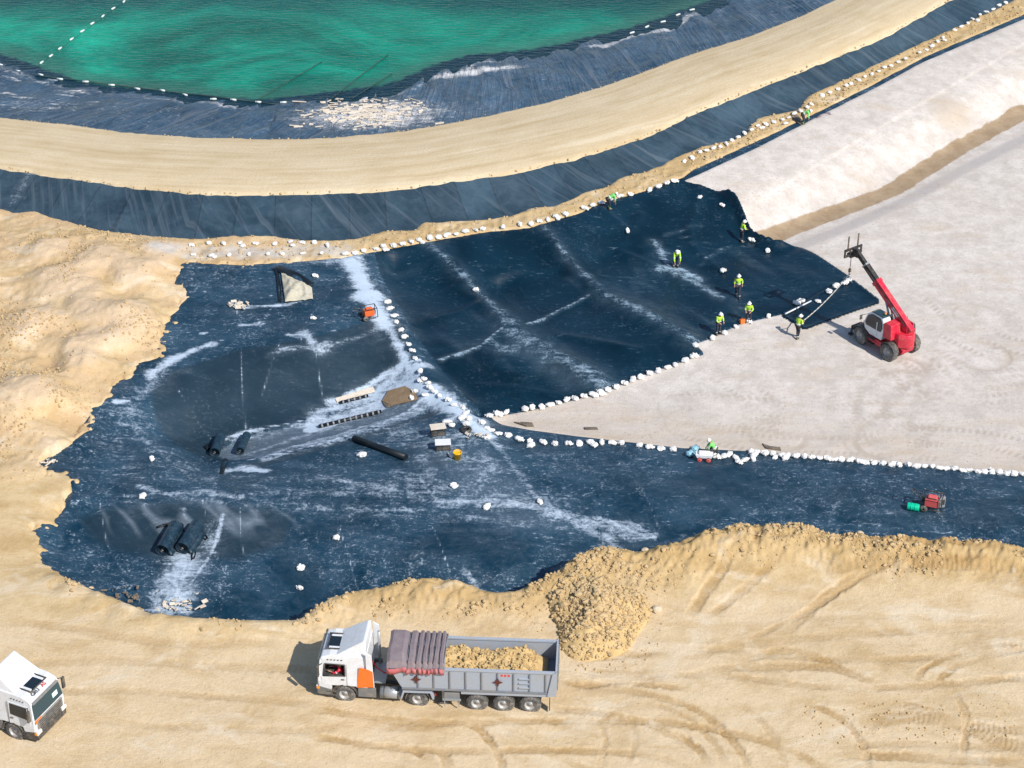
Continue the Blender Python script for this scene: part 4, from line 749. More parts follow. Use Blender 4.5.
def tractor(root, orange, front_text, X=None):
    X = X or Matrix.Identity(4)
    mb = lambda: MB(X)
    hw = 1.22
    # cab shell, side outline
    pr = [(1.30, .78), (1.34, 1.30), (1.33, 1.62), (1.21, 2.52), (1.12, 2.72), (.70, 2.86), (-1.12, 2.90), (-1.16, 1.0), (-.62, 1.0), (-.56, 1.06), (.62, 1.06), (.66, .78)]
    ins = [.05, .03, .03, .12, .17, .16, .14, 0, 0, 0, 0, .02]
    cab = mb().prism(pr, 0, 0, [-(hw - i) for i in ins], [hw - i for i in ins]).build('cab', 'white_paint', root, .075, 3)
    mb().prism([(.36, 2.865), (.24, 2.93), (-.50, 3.40), (-.98, 3.68), (-1.10, 3.66), (-1.10, 2.88)], 0, 0, [-1.0, -.98, -.90, -.86, -.86, -1.04], [1.0, .98, .90, .86, .86, 1.04]).build('roof_deflector', 'white_paint', root, .05, 3)
    if orange:
        cut = MB(X).prism([(-.02, 1.68), (1.02, 1.63), (.93, 2.35), (-.02, 2.35)], .25, 1.6).build('cutter', 'dark_plastic')
        cut.matrix_world = root.matrix_basis
        mdb = cab.modifiers.new('opening', 'BOOLEAN'); mdb.object = cut; mdb.solver = 'EXACT'; mdb.material_mode = 'TRANSFER'
        bpy.context.view_layer.update(); dg_ = bpy.context.evaluated_depsgraph_get(); nm_ = bpy.data.meshes.new_from_object(cab.evaluated_get(dg_)); cab.modifiers.clear(); cab.data = nm_; bpy.data.objects.remove(cut)
    for sd in (-1, 1): mb().prism([(-1.12, 1.1), (-1.12, 3.3), (-1.42, 3.1), (-1.50, 1.1)], sd * 1.20 - .02, sd * 1.20 + .02).build('side_fairing', 'white_paint', root, .01)
    # windscreen lies on the raked front, bowed
    n = Vector((.975, 0, .22)).normalized()
    mb().prism([(1.335, 1.64), (1.348, 1.65), (1.235, 2.50), (1.22, 2.50)], 0, 0, [-1.12, -1.12, -1.03, -1.03], [1.12, 1.12, 1.03, 1.03]).build('windscreen', 'sky_glass', root, .004, 1)
    mb().prism([(1.32, 1.0), (1.38, 1.02), (1.38, 1.50), (1.335, 1.58)], -.98, .98).build('grille', 'grey_plastic', root, .02)
    gs = mb()
    for k in range(4): gs.box((1.385, 0, 1.1 + k * .12), (.03, 1.7, .045))
    gs.build('grille_bar', 'dark_plastic', root)
    mb().prism([(1.30, .38), (1.39, .42), (1.40, .80), (1.36, .96), (1.25, .96), (.62, .80), (.62, .40)], 0, 0, [-1.1, -1.12, -1.14, -1.18, -1.2, -1.235, -1.2], [1.1, 1.12, 1.14, 1.18, 1.2, 1.235, 1.2]).build('bumper', 'grey_plastic' if orange else 'dark_plastic', root, .03)
    for sd in (-1, 1):
        h = mb().box((1.36, sd * .98, .86), (.14, .36, .20)).build('headlight', 'lamp_white', root, .03); mb().box((1.33, sd * 1.155, .86), (.15, .09, .16)).build('indicator_lamp', 'lamp_amber', h, .02)
        y = sd * hw
        # door with its window, seam proud by a few millimetres
        if sd == 1 and orange:
            d = mb().prism([(-.12, 1.12), (1.10, 1.12), (1.14, 1.61), (-.12, 1.67)], 0, 0, [y - sd * .02, y - sd * .045, y - sd * .055, y - sd * .04], [y + sd * .014, y - sd * .012, y - sd * .02, y + sd * .004]).build('door', 'white_paint', root, .006, 1)
            mb().tube([(-.04, 1.20, 1.68), (1.04, 1.185, 1.625), (.945, 1.12, 2.36), (-.04, 1.13, 2.36), (-.04, 1.20, 1.68)], .028, 6).build('window_frame', 'dark_plastic', d)
        else:
            d = mb().prism([(-.12, 1.12), (1.10, 1.12), (1.14, 1.62), (1.02, 2.42), (-.12, 2.42)], 0, 0, [y - sd * .02, y - sd * .045, y - sd * .055, y - sd * .115, y - sd * .09], [y + sd * .014, y - sd * .012, y - sd * .02, y - sd * .08, y - sd * .055]).build('door', 'white_paint', root, .006, 1)
            mb().prism([(-.02, 1.70), (1.04, 1.64), (.94, 2.34), (-.02, 2.34)], 0, 0, [y - sd * .03, y - sd * .03, y - sd * .08, y - sd * .07], [y + sd * .0, y - sd * .006, y - sd * .062, y - sd * .04]).build('window', 'glass', d)
        mb().tube([(-.14, y + sd * .012, 1.12), (-.14, y - sd * .05, 2.42)], .012, 5).build('door_seam', 'grey_plastic', d)
        mb().box((.06, y + sd * .02, 1.5), (.16, .03, .05)).build('handle', 'dark_plastic', d)
        mr = mb().tube([(1.05, sd * 1.16, 2.42), (1.22, sd * 1.36, 2.40)], .02).box((1.24, sd * 1.38, 2.10), (.10, .19, .66)).build('mirror', 'dark_plastic', root, .02)
        st = mb().box((.66, sd * 1.16, .68), (.42, .14, .05)).box((.62, sd * 1.15, .44), (.40, .14, .05)).build('step', 'dark_plastic', root, .01)
        # wheel arch over the front wheel
        ar = mb(); N = 9
        for k in range(N):
            a0, a1 = math.pi * k / N * .96 + .05, math.pi * (k + 1) / N * .96 + .05
            P = [(math.cos(a) * r, sd * (1.03 + o), .52 + math.sin(a) * r) for a in (a0, a1) for r in (.60, .66) for o in (-.2, .2)]
            ar.add(P, [(0, 2, 3, 1), (4, 5, 7, 6), (0, 1, 5, 4), (2, 6, 7, 3), (0, 4, 6, 2), (1, 3, 7, 5)])
        ar.build('wheel_arch', 'dark_plastic', root)
        sk = mb().prism([(-.66, .42), (-.66, .98), (-1.55, .98), (-1.55, .42)], sd * 1.12 - .06, sd * 1.12 + .06).build('side_skirt', 'grey_plastic', root, .02)
        for x in (0, -3.65): wheel(root, X @ Matrix.Translation((x, sd * 1.04, .52)), sd < 0)
        fd = mb(); N = 8
        for k in range(N):
            a0, a1 = math.pi * k / N, math.pi * (k + 1) / N
            P = [(-3.65 + math.cos(a) * r, sd * (1.0 + o), .56 + math.sin(a) * r) for a in (a0, a1) for r in (.60, .63) for o in (-.28, .28)]
            fd.add(P, [(0, 2, 3, 1), (4, 5, 7, 6), (0, 1, 5, 4), (2, 6, 7, 3), (0, 4, 6, 2), (1, 3, 7, 5)])
        fd.build('rear_fender', 'grey_plastic', root)
        mb().box((-4.50, sd * .95, .8), (.06, .36, .14)).build('tail_lamp', 'lamp_red', root, .01)
    for sd in (-1, 1):
        tk = mb().cyl((-1.75, sd * .98, .66), (-2.85, sd * .98, .66), .30, n=20).build('fuel_tank', 'steel', root)
        q = mb()
        for x in (-1.95, -2.65): q.cyl((x - .03, sd * .98, .66), (x + .03, sd * .98, .66), .31, n=20)
        q.cyl((-2.3, sd * 1.0, .94), (-2.3, sd * 1.0, 1.02), .06, n=10); q.build('tank_strap', 'dark_plastic', tk)
    ch = mb()
    for sd in (-1, 1): ch.box((-1.8, sd * .40, .82), (5.4, .08, .26))
    for x in (-1.6, -2.9, -4.3): ch.box((x, 0, .82), (.12, .76, .2))
    ch.cyl((0, -.9, .5), (0, .9, .5), .07, n=8).cyl((-3.65, -.9, .52), (-3.65, .9, .52), .10, n=8); ch.build('chassis', 'dark_plastic', root)
    mb().cyl((-3.2, 0, .98), (-3.2, 0, 1.06), .48, n=18).box((-3.5, 0, .99), (.7, .6, .08)).build('fifth_wheel', 'black_steel', root)
    mb().box((-1.62, 0, 1.02), (.7, 1.5, .06)).build('catwalk', 'steel', root)
    mb().cyl((-1.48, -.72, 1.05), (-1.48, -.72, 3.1), .07, n=10).build('exhaust_stack', 'steel', root)
    mb().tube([(-1.3, .30, 2.0), (-1.5, .30, 1.6), (-1.9, .32, 1.3), (-2.5, .3, 1.45)], .03, 6).build('air_hose', 'lamp_red', root)
    # skylight with rails
    sk = mb().box((.55, 0, 2.875), (.62, .78, .05)).build('skylight', 'glass', root, .02)
    fr = mb()
    for y in (-.58, .58): fr.box((.55, y, 2.90), (.80, .06, .06))
    fr.box((.90, 0, 2.875), (.05, 1.2, .05)); fr.build('skylight_rail', 'dark_plastic', sk)
    for k in range(2): mb().box((.56, -.45 + .9 * k, 2.88), (.5, .16, .035)).build('skylight_frame', 'white_paint', sk, .01)
    mb().prism([(1.19, 2.55), (1.30, 2.50), (1.31, 2.53), (1.17, 2.60)], -.98, .98).build('sun_visor', 'grey_plastic', root, .008)
    for sd in (-1, 1):
        for k in range(5): mb().box((.1 + k * .17, sd * 1.112, 2.62), (.08, .012, .05)).build('side_lettering', 'dark_mark', root)
    if orange:
        for sd in (-1, 1): mb().prism([(-.62, 1.04), (-.78, 2.30), (-1.20, 2.24), (-1.44, 2.1), (-1.46, 1.12)], 0, 0, [sd * 1.21, sd * 1.18, sd * 1.2, sd * 1.215, sd * 1.215], [sd * 1.232, sd * 1.226, sd * 1.232, sd * 1.232, sd * 1.232]).build('orange_panel', 'orange', root)
    if front_text:
        mt = Matrix.Translation((.93, 0, 2.925)) @ Matrix.Rotation(R(18), 4, 'Y') @ Matrix.Rotation(R(90), 4, 'Z')
        for t, yy, mm in (('GRU', -.42, 'dark_mark'), ('AS', .22, 'red_mark')):
            me = text_mesh(t, .27, mm); o = meshobj('roof_lettering', me, root); o.matrix_local = X @ Matrix.Translation((1.045, yy, 2.815)) @ Matrix.Rotation(R(19), 4, 'Y') @ Matrix.Rotation(R(90), 4, 'Z')
        mb().prism([(1.285, 2.15), (1.318, 1.90), (1.332, 1.905), (1.299, 2.155)], .40, .78).build('windscreen_sticker', 'pale_mark', root)
        mb().prism([(1.34, 1.42), (1.372, 1.42), (1.365, 1.60), (1.335, 1.60)], -1.14, -.62).build('orange_panel', 'orange', root)

def trailer(root, X):
    mb = lambda: MB(X); hw = 1.20; x0, x1, zb, zt_ = -2.55, 5.55, 1.40, 2.60
    fl = 5.0
    # floor, head board, tail gate, side walls with ribs
    mb().box(((x0 + fl) / 2, 0, zb + .04), (fl - x0, 2 * hw - .12, .10)).build('floor', 'inner_grey', root)
    for sd in (-1, 1):
        wl_ = mb().prism([(x0 + .06, zb), (fl, zb), (x1, zt_ - .1), (x1, zt_), (x0 + .06, zt_)], sd * hw - .03, sd * hw + .03).build('side_wall', 'body_grey', root, .006, 1)
        rim = mb().box(((x0 + x1) / 2, sd * hw, zt_ + .03), (x1 - x0, .15, .11)).build('top_rail', 'body_grey', wl_, .015)
        mb().box(((x0 + fl) / 2, sd * (hw + .02), zb - .04), (fl - x0, .12, .12)).build('bottom_rail', 'rib_grey', wl_, .01)
        xs = [-2.05 + .78 * k for k in range(9)]
        for x in xs: mb().box((x, sd * (hw + .055), (zb + zt_) / 2), (.07, .06, zt_ - zb - .14)).build('rib', 'rib_grey', wl_, .008)
        for x in (4.28, .29):
            mb().prism([(x - .26, 1.98), (x - .09, 1.90), (x, 1.70), (x + .09, 1.90), (x + .26, 1.98), (x + .09, 2.06), (x, 2.26), (x - .09, 2.06)], sd * (hw + .086), sd * (hw + .094)).build('emblem', 'emblem', wl_)
        for k in range(3): mb().box((-.25 + k * .17, sd * (hw + .034), 2.38), (.11, .01, .13)).build('red_marking', 'red_mark', wl_)
        for k in range(3): mb().box((-1.0, sd * (hw + .07), 1.68 + k * .28), (.5, .08, .05)).build('ladder_rung', 'body_grey', wl_)
        mb().prism([(x0 - .02, zb - .2), (x0 + .42, zb - .2), (x0 + .18, zt_), (x0 - .02, zt_ + .16)], sd * (hw + .03), sd * (hw + .11)).build('corner_post', 'body_grey', wl_, .01)
    mb().box((x0, 0, (zb + zt_) / 2 + .03), (.08, 2 * hw - .10, zt_ - zb + .2)).build('tailgate', 'body_grey', root, .01)
    q = mb()
    for k in range(5): q.box((x0 - .07, -1.0 + .5 * k, (zb + zt_) / 2), (.06, .08, zt_ - zb))
    q.build('tailgate_rib', 'rib_grey', root)
    mb().prism([(fl, zb), (fl + .06, zb - .02), (x1 + .06, zt_ + .1), (x1, zt_ + .1)], -hw + .03, hw - .03).build('headboard', 'body_grey', root)
    # folded cover: pleats of sheet hung over bows
    N = 7; xs = [5.72, 4.72, 4.28, 3.98, 3.70, 3.44, 3.16, 2.90]
    prof = []
    for k in range(N):
        a, b = xs[k], xs[k + 1]
        prof.append((a, b))
    for k, (a, b) in enumerate(prof):
        g = mb(); dp = .16 if k else .10
        sec = [(a, -dp), (a - (a - b) * .16, 0), (a - (a - b) * (.62 if k else .74), .02), (a - (a - b) * .97, -dp)]
        ts = [-1.0, -.9, -.45, 0, .45, .9, 1.0]
        vs = []
        for t in ts:
            for i_, (x, dz) in enumerate(sec):
                end = abs(t) > .95
                vs.append((x + .02 * math.sin(5 * t + 2 * k), t * (hw + .12), zt_ + (.06 if end else .40 + .10 * (1 - t * t)) + dz * (.3 if end else 1) + random.uniform(-.015, .015)))
        m = len(sec); g.add(vs, [(q * m + i_, q * m + i_ + 1, (q + 1) * m + i_ + 1, (q + 1) * m + i_) for q in range(len(ts) - 1) for i_ in range(m - 1)])
        o = g.build('cover_fold', 'tarp', root); o.modifiers.new('thick', 'SOLIDIFY').thickness = .025
        for sd in (-1, 1):
            hm = mb().grid(lambda u, v: (a + (b - a) * u + .03 * math.sin(9 * u + k), sd * (hw + .135 + .05 * math.sin(7 * u + 2 * k)), zt_ + .10 - .33 * v - .07 * math.sin(5 * u + k * 1.7)), 6, 3).build('cover_hem', 'tarp_hem', o); hm.modifiers.new('thick', 'SOLIDIFY').thickness = .02
    bw = mb()
    for x in xs[1:]: bw.tube([(x, -hw - .1, zt_ + .1), (x, -hw * .9, zt_ + .34), (x, 0, zt_ + .42), (x, hw * .9, zt_ + .34), (x, hw + .1, zt_ + .1)], .035, 6)
    bw.build('cover_bow', 'rib_grey', root)
    # running gear
    ch = mb()
    for sd in (-1, 1): ch.prism([(x0 + .1, 1.02), (2.0, 1.02), (2.6, 1.16), (5.0, 1.16), (5.0, 1.32), (x0 + .1, 1.32)], sd * .5 - .06, sd * .5 + .06)
    for x in (-2.3, -1.3, 0, 1.3, 2.6, 4.5): ch.box((x, 0, 1.2), (.12, 1.0, .16))
    for x in (-1.31, 0, 1.31): ch.cyl((x, -.9, .52), (x, .9, .52), .09, n=8)
    ch.build('frame', 'body_grey', root)
    for sd in (-1, 1):
        for x in (-1.31, 0, 1.31): wheel(root, X @ Matrix.Translation((x, sd * 1.05, .52)), sd < 0)
        mb().prism([(-2.2, 1.10), (2.1, 1.10), (2.1, 1.28), (-2.2, 1.28)], sd * 1.12 - .12, sd * 1.12 + .12).build('side_beam', 'body_grey', root, .02)
        lg = mb().box((3.0, sd * .8, .75), (.14, .14, .9)).box((3.0, sd * .8, .26), (.34, .34, .05)).build('landing_leg', 'steel', root)
        bx = mb().box((2.55, sd * 1.02, .88), (.75, .42, .5)).build('tool_box', 'rib_grey', root, .02); mb().box((2.55, sd * 1.24, .72), (.9, .04, .12)).box((2.2, sd * 1.24, .52), (.05, .04, .5)).box((2.9, sd * 1.24, .52), (.05, .04, .5)).build('guard_rail', 'steel', bx)
        mb().box((-2.25, sd * 1.05, .5), (.04, .4, .55)).build('mud_flap', 'dark_plastic', root)
        mb().box((x0 + .02, sd * .85, 1.12), (.08, .42, .16)).build('tail_lamp', 'lamp_red', root, .01)
    for sd in (-1, 1): mb().prism([(3.42, .72), (3.5, .70), (3.62, 1.10), (4.88, 1.10), (5.0, .70), (5.08, .72), (4.96, 1.17), (3.54, 1.17)], sd * 1.0 - .28, sd * 1.0 + .28).build('mudguard', 'body_grey', root, .01)
    mb().cyl((3.6, 0, 1.1), (4.9, 0, 1.35), .13, n=12).build('hydraulic_ram', 'steel', root)

tp = Vector((*at(503.7, 704.5, .52), 0)); th = R(180 - 3.2)
dirt = Vector((math.cos(th), math.sin(th), 0)); left_ = Vector((-dirt.y, dirt.x, 0))
torig = tp - left_ * 1.22
fw = Vector((*at(345, 694.5, .52), 0)); hh = R(180 - 5.5); dirf = Vector((math.cos(hh), math.sin(hh), 0)); forig = fw - Vector((-dirf.y, dirf.x, 0)) * 1.2
truck = thing('dump_truck', 'white cabbed articulated tipper lorry, its grey trailer loaded with yellow soil', 'lorry', (torig.x, torig.y, 0.0), th)
Xt = Matrix.Translation(torig) @ Matrix.Rotation(th, 4, 'Z'); Xf = Xt.inverted() @ (Matrix.Translation(forig) @ Matrix.Rotation(hh, 4, 'Z'))
trailer(truck, Matrix.Identity(4)); tractor(truck, True, False, Xf)
_a, _b = at(35, 700, 2.65), at(55.5, 679.5, 2.65); HL = math.atan2(_b[1] - _a[1], _b[0] - _a[0]) - math.pi / 2; print('HL', math.degrees(HL), math.dist(_a, _b))
lorig = Vector((*at(14, 732, .52), 0)); hl = HL; ll = Vector((-math.sin(hl), math.cos(hl), 0)); lorig = lorig + ll * 1.2
truck2 = thing('tractor_truck', 'white tractor lorry entering from the side with tall roof deflector and no trailer visible', 'lorry', (lorig.x, lorig.y, 0), hl)
tractor(truck2, False, True)
# load in the tipper
def loadz(u, v):
    x = -2.1 + 5.3 * u; y = -1.2 + 2.4 * v
    e = min(1, (1 - abs(2 * v - 1)) * 3.0) ** .6 * min(1, u * 4.5) ** .8
    n_ = float(fbm(np.array([x + torig.x]), np.array([y]), .9, 201, 3)[0]) * .22 + float(vnoise(np.array([x * 1.0]), np.array([y]), .24, 203)[0]) * .10
    return (x, y, 1.50 + .92 * e + (.12 * math.cos(4 * u)) + n_ * (.3 + .7 * e))
ld = MB().grid(loadz, 74, 36)
for k in range(420):
    u, v = random.uniform(.1, .98), random.uniform(.06, .94); p = loadz(u, v); r = random.choice([.05, .06, .08, .11]); ld.ball((p[0], p[1], p[2] + r * .3), r, 5, 3, (1, 1, .8), .35)
lo = ld.build('soil_load', 'load'); lo.location = torig; lo.rotation_euler = (0, 0, th)
tag(lo, 'heap of yellow soil lying in the open grey tipper trailer', 'soil load')
# ------------------------------------------------------------------ people
def skin_mesh(name, chains, mat, sub=1):
    """chains: list of lists of (x, y, z, r); equal points are shared, so the figure is one continuous surface"""
    vs, rs, es, ids = [], [], [], {}
    for ch in chains:
        last = None
        for (x, y, z, r) in ch:
            k = (round(x, 3), round(y, 3), round(z, 3))
            if k not in ids: ids[k] = len(vs); vs.append((x, y, z)); rs.append(r)
            if last is not None and last != ids[k]: es.append((last, ids[k]))
            last = ids[k]
    me = bpy.data.meshes.new(name); me.from_pydata(vs, es, [])
    o = bpy.data.objects.new(name, me); COL.objects.link(o)
    o.modifiers.new('skin', 'SKIN'); sk = me.skin_vertices[0].data
    for i, r in enumerate(rs): sk[i].radius = (r, r)
    sk[0].use_root = True
    m = o.modifiers.new('sub', 'SUBSURF'); m.levels = m.render_levels = sub
    dg = bpy.context.evaluated_depsgraph_get(); nm = bpy.data.meshes.new_from_object(o.evaluated_get(dg)); bpy.data.objects.remove(o); bpy.data.meshes.remove(me)
    nm.name = name; nm.materials.clear(); nm.materials.append(M[mat])
    for p in nm.polygons: p.use_smooth = True
    return nm
def lerp(a, b, t): return tuple(a[i] + (b[i] - a[i]) * t for i in range(3))
def person(label, pos, rz, pose, top='cloth_lime', helm='helmet', group=None):
    """pose: joints in body space, x forward, y left, z up: pelvis, chest, neck, head, and L/R elbow, hand, knee, foot"""
    P = dict(pelvis=(0, 0, .95), chest=(.01, 0, 1.28), neck=(.02, 0, 1.47), head=(.04, 0, 1.62), le=(.02, .27, 1.17), lh=(.14, .25, .95), re=(.02, -.27, 1.17), rh=(.14, -.25, .95), lk=(.04, .11, .50), lf=(-.01, .13, .07), rk=(.04, -.11, .50), rf=(-.01, -.13, .07)); P.update(pose)
    root = thing('person', label, 'person', pos, rz, group)
    up_ = Vector(P['neck']) - Vector(P['pelvis']); up_.normalize(); sh = lerp(P['chest'], P['neck'], .72)
    L = {'l': 1, 'r': -1}
    body, jack, trou = [], [], []
    W = lambda p, r: (p[0], p[1], p[2], r)
    spine = [W(P['pelvis'], .115), W(lerp(P['pelvis'], P['chest'], .5), .11), W(P['chest'], .13), W(sh, .105), W(P['neck'], .06), W(lerp(P['neck'], P['head'], .5), .065), W(P['head'], .095), W((P['head'][0] + .02 * up_.x, P['head'][1], P['head'][2] + .07), .085)]
    body.append(spine)
    jack.append([W(P['pelvis'], .145), W(lerp(P['pelvis'], P['chest'], .5), .145), W(P['chest'], .165), W(sh, .13), W(lerp(sh, P['neck'], .8), .085)])
    for s, k in L.items():
        S = (sh[0], sh[1] + k * .19, sh[2] + .01); E = P[s + 'e']; Hn = P[s + 'h']
        wr = lerp(E, Hn, .80); d = (Vector(Hn) - Vector(E)).normalized(); sd = d.cross(Vector((0, 0, 1))); sd = sd.normalized() if sd.length > .1 else Vector((1, 0, 0))
        palm = Vector(wr) + d * .07
        body.append([W(sh, .105), W(S, .062), W(lerp(S, E, .5), .05), W(E, .043), W(wr, .030), W(tuple(palm), .036)])
        dn = d.cross(sd).normalized(); dn = -dn if dn.z > 0 else dn
        for q, (o, ln) in enumerate(((-.033, .072), (-.011, .084), (.011, .078), (.033, .06))):
            b = palm + sd * o + d * .022; m1 = b + d * ln * .55 + dn * .006; m2 = b + d * ln * .95 + dn * .032
            body.append([W(tuple(palm), .036), W(tuple(b), .010), W(tuple(m1), .0095), W(tuple(m2), .008)])
        t = palm - d * .035 - sd * k * .036; body.append([W(tuple(palm), .036), W(tuple(t), .011), W(tuple(t + d * .05 - sd * k * .022 + dn * .02), .009)])
        jack.append([W(sh, .13), W(S, .088), W(lerp(S, E, .5), .074), W(E, .064), W(lerp(E, wr, .75), .052)])
        hip = (P['pelvis'][0], P['pelvis'][1] + k * .10, P['pelvis'][2] - .06); K = P[s + 'k']; Ft = P[s + 'f']
        body.append([W(P['pelvis'], .115), W(hip, .085), W(lerp(hip, K, .5), .07), W(K, .055), W(lerp(K, Ft, .4), .052), W(Ft, .038), W((Ft[0] + .15, Ft[1] + k * .02, Ft[2] - .03), .03)])
        trou.append([W(P['pelvis'], .138), W(hip, .108), W(lerp(hip, K, .5), .092), W(K, .074), W(lerp(K, Ft, .5), .07), W(lerp(K, Ft, .85), .068)])
        bt = MB().ball((Ft[0] + .07, Ft[1] + k * .01, Ft[2] - .01), .155, 10, 6, (1, .40, .42)).cyl((Ft[0], Ft[1], Ft[2] - .02), tuple(lerp(Ft, K, .22)), .062, .066, 10).build('boot', 'boot', root)
        mid = lerp(K, Ft, .62); m2 = lerp(K, Ft, .72); MB().cyl(mid, m2, .078, .078, 12, False).build('reflective_band', 'reflect' if top == 'cloth_lime' else 'cloth_green', root)
        el = lerp(S, E, .62); e2 = lerp(S, E, .76); MB().cyl(el, e2, .080, .077, 12, False).build('reflective_band', 'reflect', root)
    hb = skin_mesh('body', body, 'skin', 1); ob = meshobj('body', hb, root)
    h = Vector(P['head']); fx = Vector((1, 0, -.15 - .6 * up_.x)).normalized()
    MB().ball(tuple(h + fx * .10 + Vector((0, 0, -.005))), .022, 6, 4, (1, .7, 1.2)).build('nose', 'skin', ob)
    for k in (1, -1):
        MB().ball(tuple(h + fx * .088 + Vector((0, .034 * k, .03))), .012, 6, 4).build('eye', 'black_steel', ob); MB().ball(tuple(h + Vector((0, .095 * k, .0))), .028, 6, 4, (.7, .4, 1.2)).build('ear', 'skin', ob)
    MB().box(tuple(h + fx * .088 + Vector((0, 0, -.05))), (.012, .045, .01)).build('mouth', 'tarp_hem', ob)
    meshobj('jacket', skin_mesh('jacket', jack, top, 1), root); meshobj('trousers', skin_mesh('trousers', trou, 'navy', 1), root)
    c1 = lerp(P['pelvis'], P['chest'], .35); c2 = lerp(P['pelvis'], P['chest'], .60); MB().cyl(c1, c2, .172, .174, 16, False).build('reflective_band', 'reflect', root)
    q = MB(); q.ball((0, 0, 0), .128, 14, 6, (1.12, .95, 1.0), top=True); q.cyl((0, 0, -.012), (0, 0, .006), .158, .15, 14); q.box((.14, 0, -.008), (.10, .18, .014)); q.box((0, 0, .125), (.17, .03, .02))
    hm = q.build('helmet', helm, root); hm.location = h + Vector((0, 0, .055)); hm.rotation_euler = up_.to_track_quat('Z', 'Y').to_euler() if up_.z < .9 else (0, 0, 0)
    return root
BEND = dict(pelvis=(-.10, 0, .86), chest=(.22, 0, 1.02), neck=(.40, 0, 1.10), head=(.52, 0, 1.10), le=(.38, .22, .78), lh=(.42, .16, .50), re=(.38, -.22, .78), rh=(.42, -.16, .50), lk=(.06, .13, .46), rk=(.02, -.13, .46))
SQUAT = dict(pelvis=(-.10, 0, .42), chest=(.10, 0, .72), neck=(.22, 0, .88), head=(.32, 0, .98), le=(.34, .24, .62), lh=(.48, .16, .40), re=(.34, -.24, .62), rh=(.48, -.16, .40), lk=(.30, .2, .46), rk=(.30, -.2, .46), lf=(.0, .15, .07), rf=(.0, -.15, .07))
STEP = dict(lk=(.16, .11, .52), lf=(.20, .12, .07), rk=(-.02, -.11, .48), rf=(-.22, -.12, .10), le=(-.06, .27, 1.17), lh=(.08, .26, .98))
WORK = dict(chest=(.06, 0, 1.26), neck=(.12, 0, 1.43), head=(.18, 0, 1.57), le=(.12, .26, 1.13), lh=(.36, .14, 1.04), re=(.12, -.26, 1.13), rh=(.36, -.14, 1.04))
def footpos(u, v): return hit(u, v)
pulling = person('worker in lime jacket on the pale cloth pulling the white rope', footpos(797, 338), R(40), dict(WORK, lh=(.38, .12, 1.12), rh=(.42, -.10, 1.16), lk=(.10, .12, .50), lf=(.16, .14, .07), rf=(-.16, -.14, .07)))
person('worker in lime jacket standing at the liner edge, furthest left of the cluster', footpos(718, 334), R(-60), WORK)
person('worker in lime jacket beside an orange tool at the liner edge', footpos(748.5, 323), R(-110), WORK)
person('worker in lime jacket walking alone on the black liner behind two others', footpos(737.5, 297), R(-95), STEP)
person('worker in lime jacket standing by the curled liner edge at the drain line', footpos(741, 242), R(20), WORK)
person('worker in lime jacket stooping on the dusty fold of the black liner', footpos(675.5, 267), R(-80), dict(BEND, pelvis=(-.06, 0, .90), chest=(.12, 0, 1.12), neck=(.25, 0, 1.27), head=(.34, 0, 1.34)))
person('worker in green jacket bent over the sandbags at the foot of the berm', footpos(609, 209), R(15), BEND, 'cloth_green')
person('worker in pale green jacket bent over on the upper sandbag strip', footpos(803, 124), R(-10), BEND, 'cloth_green')
person('worker in green jacket crouching among sandbags on the lower black strip', footpos(713.5, 455), R(170), SQUAT, 'cloth_green')
dx = Xt @ Xf @ Vector((.36, .78, 1.22))
driver = person('lorry driver in a red shirt seated at the cab window of the tipper', (dx.x, dx.y, dx.z - .0), hh, dict(pelvis=(-.1, 0, .18), chest=(-.12, 0, .52), neck=(-.1, 0, .72), head=(-.06, 0, .87), le=(.1, .28, .50), lh=(.40, .18, .56), re=(.1, -.28, .50), rh=(.40, -.18, .56), lk=(.36, .12, .22), lf=(.42, .12, -.12), rk=(.36, -.12, .22), rf=(.42, -.12, -.12)), 'red', 'navy')

# ------------------------------------------------------------------ telehandler
tw = Vector((*at(889, 352, -2 + .62), 0)); ta = math.atan2(at(866, 331, -1.4)[1] - tw.y, at(866, 331, -1.4)[0] - tw.x); ta = R(124)
tf = Vector((math.cos(ta), math.sin(ta), 0)); tl = Vector((-tf.y, tf.x, 0)); tz = zt(tw.x, tw.y)
torg = tw + tf * 1.3 - tl * .98; torg.z = tz
th_ = thing('telehandler', 'red telescopic handler with raised boom parked on the pale cloth', 'telehandler', torg, ta)
TT, TR = tyre_meshes(.62, .44, .33, .13)
hw = 1.0
ch = MB().prism([(-1.95, .55), (1.95, .55), (2.05, .95), (1.5, 1.02), (-1.6, 1.02), (-2.05, .9)], -.52, .52).build('chassis', 'red', th_, .03)
for x in (-1.3, 1.3):
    MB().box((x, 0, .62), (.28, 1.6, .26)).build('axle', 'black_steel', th_, .02)
    for s in (-1, 1):
        e = bpy.data.objects.new('wheel', None); COL.objects.link(e); e.parent = th_; e.location = (x, s * .98, .62); e.rotation_euler = (0, 0, (0 if s > 0 else math.pi) + (R(8) if x < 0 else R(-8))); e.empty_display_size = .2
        me1 = TT; meshobj('tyre', me1, e); meshobj('rim', TR, e)
        f = MB()
        for k in range(6):
            a0, a1 = math.pi * (.1 + .8 * k / 6), math.pi * (.1 + .8 * (k + 1) / 6)
            Pp = [(x + math.cos(a) * r, s * (.98 + o), .62 + math.sin(a) * r) for a in (a0, a1) for r in (.68, .71) for o in (-.22, .22)]
            f.add(Pp, [(0, 2, 3, 1), (4, 5, 7, 6), (0, 1, 5, 4), (2, 6, 7, 3), (0, 4, 6, 2), (1, 3, 7, 5)])
        f.build('mudguard', 'dark_plastic', th_)
